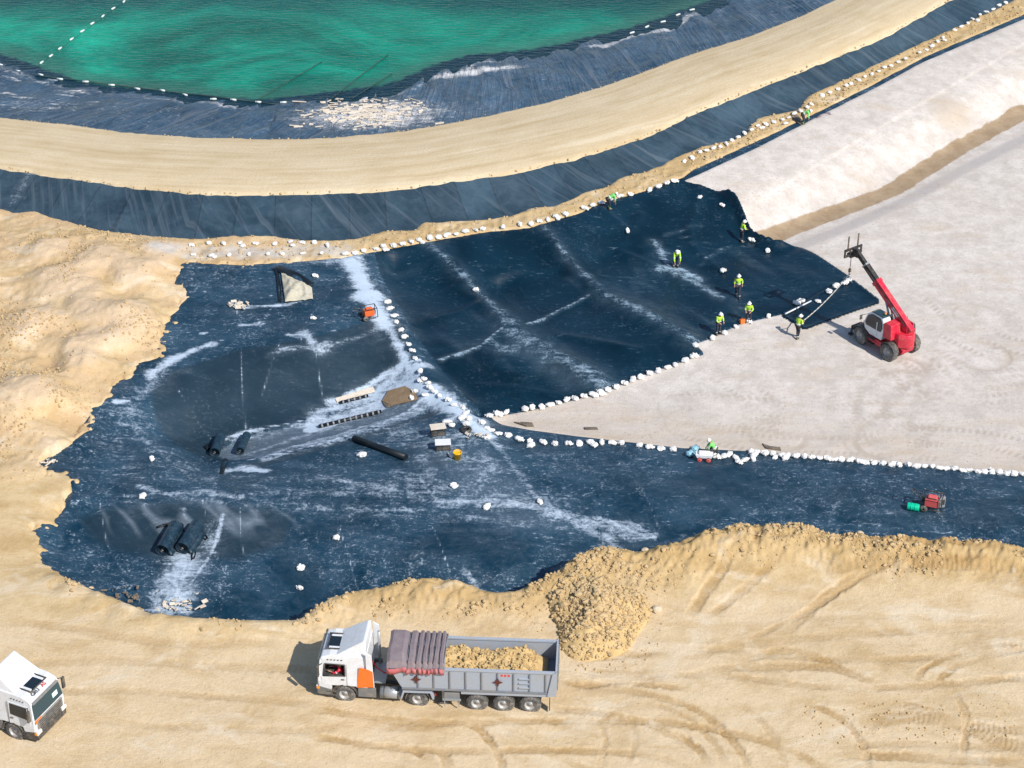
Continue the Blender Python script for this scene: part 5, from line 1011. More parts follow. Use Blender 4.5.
for x in (2.2,):
    for s in (-1, 1):
        st = MB().box((x, s * .55, .72), (.26, .9, .22)).build('stabiliser', 'black_steel', th_, .02); MB().tube([(x, s * 1.0, .75), (x, s * 1.08, .32)], .07, 8).cyl((x, s * 1.08, .30), (x, s * 1.08, .24), .2, n=12).build('foot_pad', 'black_steel', st)
MB().box((.2, -.78, .82), (1.3, .42, .5)).build('tool_box', 'dark_plastic', th_, .03); MB().box((.1, .80, .72), (1.2, .34, .38)).build('fuel_tank', 'red', th_, .03)
MB().cyl((0, 0, 1.0), (0, 0, 1.2), .62, n=24).build('slewing_ring', 'black_steel', th_)
MB().prism([(-1.75, 1.2), (1.15, 1.2), (1.15, 1.4), (-.3, 1.5), (-1.75, 1.5)], -.62, .72).build('turret', 'red', th_, .04)
# rounded counterweight and boom towers at the rear
cwb = MB(); N = 10; vs = []
pts = [(-1.35, -.72)] + [(-1.75 - .55 * math.sin(math.pi * k / N), -.72 + 1.44 * k / N) for k in range(N + 1)] + [(-1.35, .72)]
for z, s in ((.98, .92), (1.08, 1.0), (1.75, 1.0), (1.95, .9)): vs += [(-1.35 + (p[0] + 1.35) * s, p[1] * s, z) for p in pts]
n_ = len(pts); cwb.add(vs, [(j * n_ + i, j * n_ + (i + 1) % n_, (j + 1) * n_ + (i + 1) % n_, (j + 1) * n_ + i) for j in range(3) for i in range(n_)] + [tuple(range(n_ - 1, -1, -1)), tuple(range(3 * n_, 4 * n_))])
cwb.build('counterweight', 'red', th_, .03)
for s in (-.34, .18): MB().prism([(-1.9, 1.4), (-.9, 1.4), (-1.35, 2.55), (-1.8, 2.55)], s - .05 - .08, s + .05 - .08).build('boom_tower', 'red', th_, .02)
MB().prism([(-1.5, 1.5), (.7, 1.5), (.6, 1.95), (-.4, 2.12), (-1.4, 2.1)], -1.06, -.50).build('engine_hood', 'dark_plastic', th_, .05); MB().cyl((-.9, -.8, 2.1), (-.9, -.8, 2.5), .05, n=8).build('exhaust_pipe', 'steel', th_)
# cab: rounded oval side with big glass
cp = [(-.52, 1.1), (.55, 1.05), (1.02, 1.35), (1.12, 1.8), (.9, 2.45), (.55, 2.72), (-.30, 2.76), (-.55, 2.55), (-.68, 1.9)]
cabm = MB().prism(cp, .36, 1.12, None, [1.05, 1.05, 1.1, 1.12, 1.06, .98, .98, 1.04, 1.1]).build('cab', 'white_paint', th_, .06, 3)
MB().prism([(-.44, 1.72), (.88, 1.66), (.98, 1.86), (.80, 2.40), (.48, 2.60), (-.25, 2.62), (-.42, 2.48), (-.54, 2.0)], 0, 0, [1.02] * 8, [1.125, 1.125, 1.13, 1.085, 1.04, 1.04, 1.07, 1.12]).build('side_window', 'glass', cabm)
MB().prism([(1.06, 1.45), (1.14, 1.80), (.935, 2.42), (.90, 2.42)], .46, 1.0).build('windscreen', 'glass', cabm); MB().box((-.1, 1.115, 1.72), (.05, .03, 1.1)).build('door_post', 'white_paint', cabm)
rf_ = MB().prism([(-.50, 2.72), (.55, 2.69), (.62, 2.72), (.4, 2.80), (-.45, 2.82)], .40, 1.0).build('cab_roof', 'sky_glass', cabm, .02); MB().prism([(-1.42, 1.5), (-.66, 1.5), (-.62, 2.40), (-.80, 2.62), (-1.30, 2.56)], .16, 1.08).build('rear_cover', 'red', th_, .05); MB().cyl((-.35, .7, 2.86), (-.35, .7, 2.98), .07, n=10).build('beacon', 'lamp_amber', rf_)
MB().tube([(1.0, 1.0, 2.35), (1.15, 1.32, 2.3)], .02, 6).box((1.16, 1.36, 2.15), (.05, .2, .32)).build('mirror', 'dark_plastic', cabm)
for z in (.98, .62): MB().box((.2, 1.18, z), (.5, .24, .05)).build('step', 'black_steel', th_, .01)
# telescopic boom from the tower pivot to the tip
B0 = Vector((-1.62, -.08, 2.34)); tip = Vector((*at(856, 250, tz + 5.9), tz + 5.9)); mtx = (Matrix.Translation(torg) @ Matrix.Rotation(ta, 4, 'Z')).inverted(); B1 = mtx @ tip
bd = (B1 - B0); BL = bd.length; bd.normalize(); bq = bd.to_track_quat('X', 'Z').to_matrix()
def bsec(a, b, w_, h_, name, mat, parent, bev=.02): return MB().box(B0 + bd * ((a + b) / 2), (b - a, w_, h_), bq).build(name, mat, parent, bev)
bo = bsec(-.45, BL * .56, .40, .52, 'boom', 'red', th_, .04); bsec(BL * .56, BL * .60, .46, .58, 'boom_collar', 'red', bo)
b2 = bsec(BL * .60, BL * .80, .31, .41, 'boom_section', 'black_steel', bo); b3 = bsec(BL * .80, BL * .985, .23, .31, 'boom_section', 'black_steel', bo)
bsec(BL * .795, BL * .815, .35, .45, 'boom_collar', 'steel', bo)
side_ = bq @ Vector((0, 1, 0)); upb = bq @ Vector((0, 0, 1))
MB().tube([B0 + side_ * .26 + upb * .1, B0 + bd * (BL * .55) + side_ * .26 + upb * .1], .035, 6).tube([B0 + bd * (BL * .55) + side_ * .26 + upb * .1, B0 + bd * (BL * .8) + side_ * .20], .025, 6).build('hose_track', 'black_steel', bo)
for s in (-.16, .16): MB().cyl(Vector((-.5, s - .08, 1.55)), B0 + bd * 2.1 - upb * .2 + side_ * s, .075, n=10).build('lift_cylinder', 'steel', th_)
for k in range(2): MB().box(B0 + bd * (1.2 + 1.5 * k) + side_ * .205, (.7, .012, .24), bq).build('boom_lettering', 'white_paint', bo) if k == 0 else None
# head, fork carriage and winch hook
hd = MB().box(B1 + bd * -.05 + Vector((0, 0, -.14)), (.5, .26, .55)).build('boom_head', 'black_steel', bo, .03)
ca_ = MB(); cx_ = B1 + Vector((.25, 0, -.2))
ca_.box(cx_ + Vector((0, 0, .22)), (.10, 1.5, .14)).box(cx_ + Vector((0, 0, -.22)), (.10, 1.5, .14))
for y in (-.7, -.25, .25, .7): ca_.box(cx_ + Vector((0, y, 0)), (.08, .10, .56))
ca_.build('carriage', 'black_steel', bo)
for y in (-.42, .42): MB().box(cx_ + Vector((.06, y, .62)), (.05, .09, 1.1)).build('backrest_post', 'plank', bo)
MB().box(cx_ + Vector((.1, 0, -.30)), (.4, .5, .25)).build('winch', 'black_steel', bo, .03)
hk = torg + Matrix.Rotation(ta, 3, 'Z') @ (cx_ + Vector((.12, 0, -.4)))
hkl = cx_ + Vector((.12, 0, -.4)); MB().tube([hkl, hkl + Vector((0, 0, -1.0))], .022, 6).build('winch_cable', 'black_steel', bo)
MB().box(hkl + Vector((0, 0, -1.08)), (.12, .16, .24)).tube([hkl + Vector((0, 0, -1.2)), hkl + Vector((.06, 0, -1.32)), hkl + Vector((0, 0, -1.40)), hkl + Vector((-.07, 0, -1.33))], .03, 6).build('hook', 'plank', bo)
hw_ = hk + Vector((0, 0, -1.36))
# slings from the hook to the loose sheet, and the rope in the worker's hands
ph = pulling.matrix_basis @ Vector((.42, 0, 1.14))
def rope(name, label, a, b, sag, r, mat, cat, n=14):
    a, b = Vector(a), Vector(b); pts = [a.lerp(b, k / n) - Vector((0, 0, sag * 4 * (k / n) * (1 - k / n))) for k in range(n + 1)]
    o = MB().tube([p - a for p in pts], r, 6).build(name, mat); o.location = a; return tag(o, label, cat)
rope('rope', 'taut white rope from the boom hook down to the pulling worker', hw_, ph, .25, .035, 'rope', 'rope')
for (u, v) in ((843, 279), (852, 284)):
    g = hit(u, v); rope('sling', 'short sling hanging from the boom hook to the sheet edge, ' + ('left strand' if u < 850 else 'right strand'), hw_, g + Vector((0, 0, .05)), .05, .02, 'rope', 'sling')
# ------------------------------------------------------------------ the loose sheet being pulled out
dsh = cells_mesh('liner_sheet', M['panel'], ZH, d_sh > 0, {'dust_sheen': DR * 0}, kind=None)
tag(dsh, 'loose black liner sheet beyond the last white bags, beside the telehandler', 'liner sheet')
md = dsh.modifiers.new('thick', 'SOLIDIFY'); md.thickness = .02

# ------------------------------------------------------------------ white sacks
def sack(seed):
    r = random.Random(seed); m = MB(); L, W, Hh = .25, .19, .115; nu, nv = 9, 6; vs = []
    for j in range(nv):
        t = -1 + 2 * j / (nv - 1); k = .55 if j == 0 else (.36 if j == nv - 1 else 1.0 - .10 * abs(t)); ox, oz = r.uniform(-.03, .03), r.uniform(-.015, .02)
        for i in range(nu):
            a = 2 * math.pi * i / nu; q = 1 + r.uniform(-.20, .20); c, s_ = math.cos(a), math.sin(a); sq = 1 / max(abs(c), abs(s_)) ** .5
            vs.append((t * L * (1 + r.uniform(-.08, .08)), ox + c * W * k * q * sq, Hh + oz + s_ * Hh * k * q * sq))
    fs = [(j * nu + i, j * nu + (i + 1) % nu, (j + 1) * nu + (i + 1) % nu, (j + 1) * nu + i) for j in range(nv - 1) for i in range(nu)]
    m.add(vs, fs + [tuple(range(nu - 1, -1, -1)), tuple(range((nv - 1) * nu, nv * nu))], False)
    m.add([(L * .95, -.05, .09), (L * .95, .05, .11), (L * 1.28, .10, .13), (L * 1.24, -.09, .06)], [(0, 1, 2, 3)]); m.add([(L * .95, -.04, .13), (L * .95, .04, .12), (L * 1.2, .02, .18), (L * 1.2, -.07, .17)], [(0, 1, 2, 3)])
    return m.mesh('sandbag', 'bag')
SK = [sack(k) for k in range(10)]
def put_bag(u, v, label, group, dz=0, sc=1.0, rz=None):
    p = hit(u, v); o = meshobj('sandbag', random.choice(SK), None, (p.x, p.y, p.z + dz), (random.uniform(-.15, .15), random.uniform(-.15, .15), random.uniform(0, 6.28) if rz is None else rz), (sc * random.uniform(.7, 1.1), sc * random.uniform(.7, 1.15), sc * random.uniform(.65, 1.2)))
    return tag(o, label, 'sandbag', group)
def nth(k): return str(k) + ('th' if 10 <= k % 100 <= 20 else {1: 'st', 2: 'nd', 3: 'rd'}.get(k % 10, 'th'))
def bag_row(pts, step, label, group, jit=1.2, skip=.06, double=0, sc=1.0):
    us_ = []
    for p in dens(pts, step)[:-1]:
        if random.random() < skip: continue
        us_.append((p[0] + random.uniform(-jit, jit), p[1] + random.uniform(-jit * .6, jit * .6)))
        if random.random() < double: us_.append((p[0] + random.uniform(-2, 2) + 2.5, p[1] + random.uniform(1.5, 3.5)))
    down = abs(pts[-1][1] - pts[0][1]) > abs(pts[-1][0] - pts[0][0])
    us_.sort(key=lambda q: q[1] if down else q[0])
    for k, q in enumerate(us_): put_bag(q[0], q[1], label.replace('white sandbag', 'white sandbag, ' + nth(k + 1) + (' from the top' if down else ' from the left'), 1), group, 0, sc)
    return
    for p in dens(pts, step)[:-1]:
        if random.random() < skip: continue
        put_bag(p[0] + random.uniform(-jit, jit), p[1] + random.uniform(-jit * .6, jit * .6), label, group, 0, sc)
        if random.random() < double: put_bag(p[0] + random.uniform(-2, 2) + 2.5, p[1] + random.uniform(1.5, 3.5), label, group, 0, sc)
bag_row([(684, 163), (700, 153), (727, 145), (745, 135), (758, 126), (783, 121), (812, 105), (822, 97), (845, 87), (872, 75), (897, 63), (925, 50), (955, 31), (980, 16), (1012, 0)], 6.6, 'white sandbag on the sand strip below the berm', 'sandbags on the upper strip', 1.2, .03, .12, .92)
bag_row([(345, 255), (375, 250), (420, 241), (475, 231), (530, 225), (575, 213), (610, 200), (640, 193), (684, 179)], 8.2, 'white sandbag along the panelled liner top edge', 'sandbags along the top edge of the liner', 1.2, .08, .12)
bag_row([(190, 246), (240, 244), (290, 243), (342, 246)], 13, 'white sandbag on sand above the dusty liner', 'sandbags above the west liner', 2.5, .05, .3, .9)
bag_row([(192, 256), (340, 255)], 17, 'white sandbag on the grey strip above dusty liner', 'sandbags at the grey strip', 2.5, .1, .1, .8)
bag_row([(490, 417), (550, 406), (600, 393), (617, 388), (640, 378), (676, 366), (704, 353)], 8.2, 'white sandbag along the panelled liner lower edge', 'sandbags along the lower liner edge', 1.0, .03, .08, 1.08)
bag_row([(694, 346), (712, 339), (735, 327), (748, 322), (768, 318), (780, 313)], 11, 'white sandbag at the edge by the standing workers', 'sandbags near the workers', 1.5, .0, .1)
for k, (u, v) in enumerate([(797, 304), (801, 302), (829, 293), (836, 287), (845, 284), (849, 281)]): put_bag(u, v, 'white sandbag, ' + nth(k + 1) + ' from the left on the loose sheet lap', 'sandbags on the sheet lap', .03)
bag_row([(499, 434), (530, 443), (556, 445), (580, 444), (612, 443), (650, 448), (684, 451)], 9.0, 'white sandbag just inside the lower black strip', 'sandbags on the lower strip, left', 1.2, .03, .1, 1.05)
bag_row([(750, 453), (842, 461), (916, 467), (1030, 476)], 7.6, 'white sandbag edging the lower black strip', 'sandbags on the lower strip, right', .9, .02, .05, 1.02)
for k, (u, v) in enumerate([(716, 458), (724, 457), (729, 456), (736, 459), (739, 463), (745, 461), (753, 460)]): put_bag(u, v, 'white sandbag, ' + nth(k + 1) + ' from the left in the row beside the hand cart', 'sandbags beside the hand cart')
bag_row([(388, 303), (396, 323), (408, 345), (418, 366)], 6.5, 'white sandbag in the chain down the dusty ridge', 'sandbags down the ridge', 1.0, .0, .05, .95)
bag_row([(420, 372), (428, 388), (440, 398), (452, 406), (461, 413)], 6.0, 'white sandbag at the crossing of the dusty ridges', 'sandbags at the ridge crossing', 2.0, .0, .3, .95)
for k, (u, v) in enumerate(sorted([(463, 409), (466, 414), (469, 420), (462, 419), (466, 425), (482, 424), (487, 429), (491, 431), (487, 438), (447, 423), (452, 426), (420, 381), (425, 396), (415, 392), (412, 399)])): put_bag(u, v, 'white sandbag, ' + nth(k + 1) + ' from the left, loose pile at the ridge crossing', 'sandbags in the loose pile')
for (u, v, w_) in [(301, 569, 'alone on the lower black liner, upper of two'), (300, 589, 'alone on the lower black liner, lower of two'), (336, 539, 'alone on the liner left of the dusty bench'), (362, 456, 'beside the black tube'), (454, 487, 'below the yellow bucket'), (540, 503, 'at the lower tip of the dusty ridge'), (487, 508, 'on the white dusty bench'), (476, 291, 'on the first panel seam near the top'), (700, 198, 'on the new liner near its upper corner'), (722, 206, 'near the curled liner edge'), (723, 272, 'left of the walking worker'), (768, 252, 'at the foot of the curled liner edge'), (751, 241, 'by the worker at the drain line'), (628, 232, 'beside the dark pleat in the second panel'), (315, 277, 'on top of the sandy canvas'), (313, 319, 'on the plateau beside the pale stain'), (143, 497, 'at the left end of the dusty bench'), (152, 460, 'by the left sand edge of the liner'), (818, 302, 'on the lap near the pulling worker')]:
    put_bag(u, v, 'single white sandbag ' + w_, 'scattered sandbags')
bg_ = put_bag(452, 456, 'single white sandbag touching the yellow bucket', 'scattered sandbags')

# ------------------------------------------------------------------ pond floats and lines
def Z1(p): return (p[0] / 3, p[1] / 3)
FM = MB().cyl((-.19, 0, .03), (.19, 0, .03), .085, n=10).ball((.19, 0, .03), .085, 8, 5).ball((-.19, 0, .03), .085, 8, 5).mesh('float', 'buoy')
def floats(pts, label, group, z=ZW):
    P = [Vector((*at(u, v, z), z)) for u, v in pts]
    for i, p in enumerate(P):
        lb_ = label.replace('white float', 'white float, ' + nth(i + 1) + ' from the left', 1)
        d = P[min(i + 1, len(P) - 1)] - P[max(i - 1, 0)]; o = meshobj('pond_float', FM, None, p, (0, 0, math.atan2(d.y, d.x) + random.uniform(-.3, .3))); tag(o, lb_, 'float', group)
    return P
P1 = floats([Z1(p) for p in [(125, 188), (153, 168), (180, 146), (215, 118), (247, 94), (277, 71), (309, 49), (340, 26), (372, 5)]], 'white float crossing the green water', 'floats across the pond')
rope('float_line', 'thin rope carrying the floats across the green water', P1[0], P1[-1], -.0, .02, 'dark_rope', 'rope')
P2 = floats([Z1(p) for p in [(0, 195), (55, 214), (122, 225), (180, 238), (257, 246), (335, 256), (412, 267), (487, 272), (555, 285), (640, 298), (700, 300), (775, 307), (850, 308)]], 'white float along the near pond shore', 'floats along the near shore')
P3 = floats([(632, 33), (647, 27), (663, 22), (678, 15), (692, 10)], 'white float at the right pond shore', 'floats at the right shore')
for (a, b, w_) in [((325, 104), (388, 55), 'longest of three beside the sunlit debris'), ((352, 99), (392, 74), 'shortest of three beside the sunlit debris'), ((258, 100), (322, 62), 'leftmost of three near the debris')]:
    A_, B_ = Vector((*at(*a, ZW), ZW + .05)), Vector((*at(*b, ZW), ZW + .03)); rope('mooring_line', 'dark line floating from the shore into the pond, ' + w_, A_, B_, 0, .035, 'dark_rope', 'rope')
rope('mooring_line', 'long curved dark line along the near shore, just outside the floats', P2[0] + Vector((0, -1.2, .02)), P2[-1] + Vector((0, -.5, .02)), 0, .05, 'dark_rope', 'rope')

# ------------------------------------------------------------------ dumped heap, rocks, clods
def heapz(x, y):
    r = math.hypot(x / 2.75, y / 3.5); b = max(0, 1 - r) ** .85
    return b
hp = hit(597, 618); hx, hy = [], []
NPH, NRH = 96, 40; vs = []
for j in range(NRH + 1):
    for i in range(NPH):
        a = 2 * math.pi * i / NPH; r = j / NRH; R_ = 1 + .10 * math.sin(3 * a + 1) + .06 * math.sin(5 * a)
        vs.append((2.6 * r * math.cos(a) * R_, 3.3 * r * math.sin(a) * R_, r))
va = np.array(vs, np.float32); hxx, hyy = va[:, 0] + 40, va[:, 1] + 40
hgt = 1.5 * np.clip(1 - va[:, 2], 0, 1) ** .9 * (1 + .22 * fbm(hxx, hyy, 1.5, 301, 2)) + (.13 * fbm(hxx, hyy, .45, 302, 2) + .07 * vnoise(hxx, hyy, .2, 303)) * np.clip(1.15 - va[:, 2], 0, 1) ** .5
hgt[va[:, 2] > .97] -= .15
gz = np.array([zt(hp.x + x, hp.y + y) for x, y in va[:, :2]]) - hp.z
hgt = hgt + gz
me_v = [(float(a), float(b), float(c)) for a, b, c in zip(va[:, 0], va[:, 1], hgt)]
heap = thing('soil_heap', 'dumped heap of coarse yellow clods behind the tipper trailer', 'soil heap', hp)
MB().add(me_v, [(j * NPH + i, j * NPH + (i + 1) % NPH, (j + 1) * NPH + (i + 1) % NPH, (j + 1) * NPH + i) for j in range(NRH) for i in range(NPH)], True).build('mound', 'load', heap)
OCT = [(1, 0, 0), (-1, 0, 0), (0, 1, 0), (0, -1, 0), (0, 0, 1), (0, 0, -1), (.6, .6, .55), (-.6, .6, .5), (.6, -.6, .5), (-.6, -.6, .55)]
def clod_base():
    bm = bmesh.new(); bmesh.ops.create_icosphere(bm, subdivisions=1, radius=1); v = [x.co.copy() for x in bm.verts]; f = [tuple(q.index for q in p.verts) for p in bm.faces]; bm.free(); return v, f
CV, CF = clod_base()
def clods(name, pts, mat, parent=None):
    """pts: x, y, z, radius"""
    V, Fc = [], []; cv = np.array(CV, np.float32); n_ = len(cv); g = np.random.default_rng(len(pts))
    pts = np.array(pts, np.float32); N_ = len(pts)
    jit_ = g.uniform(.65, 1.25, (N_, n_, 1)).astype(np.float32); sc = g.uniform(.7, 1.3, (N_, 1, 3)).astype(np.float32); sc[:, :, 2] *= .8
    V = cv[None] * jit_ * sc * pts[:, None, 3:4] + pts[:, None, :3]
    f = np.array(CF, np.int32)[None] + (np.arange(N_) * n_)[:, None, None]
    me = bpy.data.meshes.new(name); me.from_pydata(V.reshape(-1, 3).tolist(), [], f.reshape(-1, 3).tolist()); me.materials.append(M[mat])
    o = bpy.data.objects.new(name, me); COL.objects.link(o); o['kind'] = 'stuff'
    if parent: o.parent = parent
    return o
pts = []
for k in range(2600):
    i = random.randrange(len(me_v)); 
    if va[i, 2] < .08 or va[i, 2] > 1: continue
    r = random.choice([.03, .04, .05, .06, .07, .09, .13]) * (1.0 if random.random() < .96 else 1.7)
    x = me_v[i][0] + random.uniform(-.05, .05); y = me_v[i][1] + random.uniform(-.05, .05); pts.append((x, y, me_v[i][2] + r * .3, r))
for k in range(160):
    a = random.uniform(0, 6.28); q = random.uniform(1.0, 1.35); x, y = 2.6 * q * math.cos(a), 3.3 * q * math.sin(a); r = random.uniform(.02, .07); pts.append((x, y, zt(hp.x + x, hp.y + y) - hp.z + r * .4, r))
clods('clods', pts, 'clod', heap)
def rock(u, v, r, label, mat='stone'):
    p = hit(u, v); bm = bmesh.new(); bmesh.ops.create_icosphere(bm, subdivisions=2, radius=r)
    for q in bm.verts: q.co *= random.uniform(.82, 1.12); q.co.z *= .75
    me = bpy.data.meshes.new('rock'); bm.to_mesh(me); bm.free(); me.materials.append(M[mat]); o = meshobj('rock', me, None, (p.x, p.y, p.z + r * .45)); return tag(o, label, 'rock')
rock(657, 611, .26, 'single pale rock casting a dark shadow right of the dumped heap'); rock(645, 552, .22, 'pale boulder on the sand crest above the dumped heap'); rock(860, 535, .22, 'boulder on the sand crest at the right of the lower strip')
zone = []
def scatter(n_, fn, rs, mask=None, dz=.3):
    c = 0; t = 0
    while c < n_ and t < n_ * 30:
        t += 1; u, v = fn(); x, y = at(u, v, .2)
        if mask is not None and bil(mask, x, y) < random.random(): continue
        z = bil(ZS, x, y)
        if z < zt(x, y) - .05: continue
        r = random.choice(rs); zone.append((x, y, z + r * dz, r)); c += 1
BK = np.clip(bank * ss(.2, .6, zc_at), 0, 1)
scatter(1900, lambda: (random.uniform(305, 1034), random.uniform(515, 620)), [.025, .03, .035, .04, .05, .06, .08, .13], BK * ss(-.25, .35, vnoise(GX, GY, 2.2, 307)))
ED = ss(.9, .1, np.abs(t_crest - .25)) * (GY < YV(307)) * ss(.0, .5, vnoise(GX, GY, 1.4, 306)) * (.35 + .65 * ss(.2, .5, zc_at))
scatter(700, lambda: (random.uniform(30, 1034), random.uniform(515, 640)), [.03, .04, .05, .07, .09, .14], ED)
scatter(2000, lambda: (random.uniform(-10, 190), random.uniform(210, 600)), [.03, .04, .05, .07, .10], left * (.08 + .92 * ss(.0, .5, vnoise(GX, GY, 3, 305))))
scatter(420, lambda: (random.uniform(690, 1034), random.uniform(2, 170)), [.05, .07, .09, .12], (d_berm < -.05) * (d_work < -.05) * (s_ro < 0) * 1.0)
scatter(300, lambda: (random.uniform(190, 690), random.uniform(165, 262)), [.04, .06, .08, .1], (d_berm < -.05) * (d_work < -.05) * (s_ro < 0) * 1.0)
scatter(160, lambda: (random.uniform(-10, 1034), random.uniform(620, 775)), [.02, .03, .04], None)
scatter(130, lambda: (random.uniform(800, 1010), random.uniform(700, 745)), [.03, .05, .07], None)
clods('soil_clods', zone, 'clod')
zone = []
for i in range(0, len(wl) - 1): pass
road_e = []
for p in dens(W_(road_out, ZR), .22)[:-1]:
    if random.random() < .62: road_e.append((p[0] + random.uniform(-.15, .15), p[1] + random.uniform(-.1, .35), ZR + .06 + random.uniform(-.02, .04), random.choice([.04, .05, .07, .1])))
for p in dens(W_(road_in, ZR), .25)[:-1]:
    if random.random() < .55: road_e.append((p[0] + random.uniform(-.15, .15), p[1] + random.uniform(-.3, .1), ZR + .06 + random.uniform(-.02, .04), random.choice([.04, .05, .07])))
clods('road_edge_clods', road_e, 'clod')

# ------------------------------------------------------------------ rolls, tubes and site clutter
def frame_from(a, b):
    d = (b - a); L_ = d.length; return a, math.atan2(d.y, d.x), L_
def liner_roll(u0, v0, u1, v1, r, label, flap=True, mat='roll', group=None):
    a, b = hit(u0, v0), hit(u1, v1); L_ = (b - a).length; root = thing('liner_roll', label, 'liner roll', a, math.atan2(b.y - a.y, b.x - a.x), group)
    sl_ = (b.z - a.z) / max(.1, math.hypot(b.x - a.x, b.y - a.y)); root.rotation_euler = (0, -math.atan(sl_), root.rotation_euler.z)
    m = MB().cyl((0, 0, r), (L_, 0, r), r, n=28, cap=False); m.build('wound_sheet', mat, root)
    for x, s in ((0, -1), (L_, 1)):
        sp = MB()
        for k in range(5): q = r * (1 - .17 * k); sp.lathe([(q, 0), (q - .02, .0), (q - .03, -.05), (q * .83, -.05)], (x, 0, r), 'X' , 24) if s > 0 else sp.lathe([(q, 0), (q - .02, 0), (q - .03, .05), (q * .83, .05)], (x, 0, r), 'X', 24)
        sp.build('wound_end', mat, root)
    MB().cyl((-.06, 0, r), (L_ + .06, 0, r), .07, n=12, cap=False).build('core_tube', 'grey_plastic', root)
    if flap: MB().grid(lambda p, q: (L_ * (.04 + .92 * p), r * math.cos(math.pi * (.5 + .55 * q)) * 1.02 - .5 * max(0, q - .62), max(.03, r + r * 1.02 * math.sin(math.pi * (.5 + .62 * min(q, .62) / .62 * .9)) if q < .62 else .05 + .05 * math.sin(9 * p))), 10, 14).build('loose_end', mat, root).modifiers.new('thick', 'SOLIDIFY').thickness = .015
    return root
liner_roll(163, 556, 177, 531, .40, 'left of two short black liner rolls lying on the wrinkled lower slope')
liner_roll(183, 554, 198, 531, .40, 'right of two short black liner rolls lying on the wrinkled lower slope')
def strap_sheet(pts, wd, label, mat='pipe', name='liner_offcut'):
    P = [hit(*p) for p in pts]; c = P[0]; m = MB()
    n_ = Vector((-(P[-1] - P[0]).y, (P[-1] - P[0]).x, 0)).normalized() * wd / 2
    m.grid(lambda a, b: tuple(((P[int(a * (len(P) - 1) - 1e-6)].lerp(P[min(len(P) - 1, int(a * (len(P) - 1) - 1e-6) + 1)], a * (len(P) - 1) - int(a * (len(P) - 1) - 1e-6))) + n_ * (2 * b - 1) - c) + Vector((0, 0, .06 + .10 * math.sin(a * 7) * (1 - abs(2 * b - 1)) + .04 * math.sin(5 * b + a * 4)))), 14, 6)
    o = m.build(name, mat); o.location = c; o.modifiers.new('thick', 'SOLIDIFY').thickness = .03; return tag(o, label, 'offcut')
strap_sheet([(157, 528), (166, 526), (174, 524)], .22, 'black offcut strip at the upper left of the two liner rolls'); strap_sheet([(176, 524), (184, 527), (188, 532)], .5, 'black crumpled offcut lying between the two liner rolls'); strap_sheet([(198, 530), (203, 535), (207, 540)], .22, 'black offcut strip at the upper right of the two liner rolls'); strap_sheet([(190, 550), (194, 553), (193, 560)], .22, 'black curled offcut below the right liner roll')
liner_roll(215, 457, 221, 441, .32, 'left of two blue-black rolls at the end of the trench', False)
liner_roll(240, 455, 247, 439, .26, 'right of two blue-black rolls at the end of the trench', False)
strap_sheet([(205, 449), (209, 447), (213, 446)], .55, 'black crumpled offcut left of the trench rolls'); strap_sheet([(222, 474), (224, 466), (226, 460)], .28, 'narrow black offcut below the trench rolls')
def tube_thing(u0, v0, u1, v1, r, label, name, mat, cat, ribs=False, up_=0.0):
    a, b = hit(u0, v0), hit(u1, v1); root = thing(name, label, cat, a); d = b - a
    MB().cyl((0, 0, r + up_), d + Vector((0, 0, r + up_)), r, n=14).build('tube', mat, root)
    if ribs:
        n_ = int(d.length / .34)
        for k in range(n_):
            c = d * ((k + .5) / n_) + Vector((0, 0, r + up_)); dd = d.normalized() * .06; MB().cyl(c - dd, c + dd, r * 1.22, n=12).build('collar', 'rib_grey', root)
    return root
tube_thing(354, 441, 406, 460, .20, 'thick black tube lying on the dusty liner below the trench', 'black_tube', 'pipe', 'tube')
tube_thing(319, 428, 381, 413, .12, 'long ribbed black pipe along the near side of the trench', 'ribbed_pipe', 'pipe', 'pipe', True)
tube_thing(340, 404, 368, 397, .10, 'short ribbed black pipe along the far side of the trench', 'ribbed_pipe', 'pipe', 'pipe', True)
def slab(pts, h, label, name, mat, cat, bump=.02):
    P = [hit(*p) for p in pts]; c = sum(P, Vector()) / len(P); m = MB(); n_ = len(P)
    vs = [p - c for p in P] + [p - c + Vector((0, 0, h + random.uniform(-bump, bump))) for p in P]
    m.add(vs, [tuple(range(n_ - 1, -1, -1)), tuple(range(n_, 2 * n_))] + [(i, (i + 1) % n_, (i + 1) % n_ + n_, i + n_) for i in range(n_)]); o = m.build(name, mat, None, .008); o.location = c + Vector((0, 0, .015)); return tag(o, label, cat)
slab([(382, 402), (391, 406), (418, 400), (415, 393), (405, 387), (388, 392)], .07, 'brown plywood board at the inner end of the trench', 'plywood_board', 'board', 'board')
slab([(382, 402), (386, 408), (393, 407), (391, 402)], .05, 'small dark plank under the corner of the plywood board', 'dark_plank', 'plank', 'plank')
slab([(335, 399), (337, 403), (375, 392), (373, 387)], .05, 'long white foam strip along the far side of the trench', 'foam_strip', 'debris', 'strip')
slab([(514, 423), (520, 424), (521, 423), (532, 424), (534, 427), (526, 427), (520, 425)], .10, 'dark weathered plank on the tip of the pale cloth', 'dark_plank', 'plank', 'plank'); slab([(584, 428), (585, 430), (598, 430), (597, 428)], .07, 'small dark offcut on the pale cloth near its lower edge', 'dark_plank', 'plank', 'plank'); slab([(762, 444), (766, 449), (781, 451), (780, 448), (770, 447)], .07, 'grey plank at the edge of the pale cloth above the sandbag row', 'dark_plank', 'plank', 'plank')
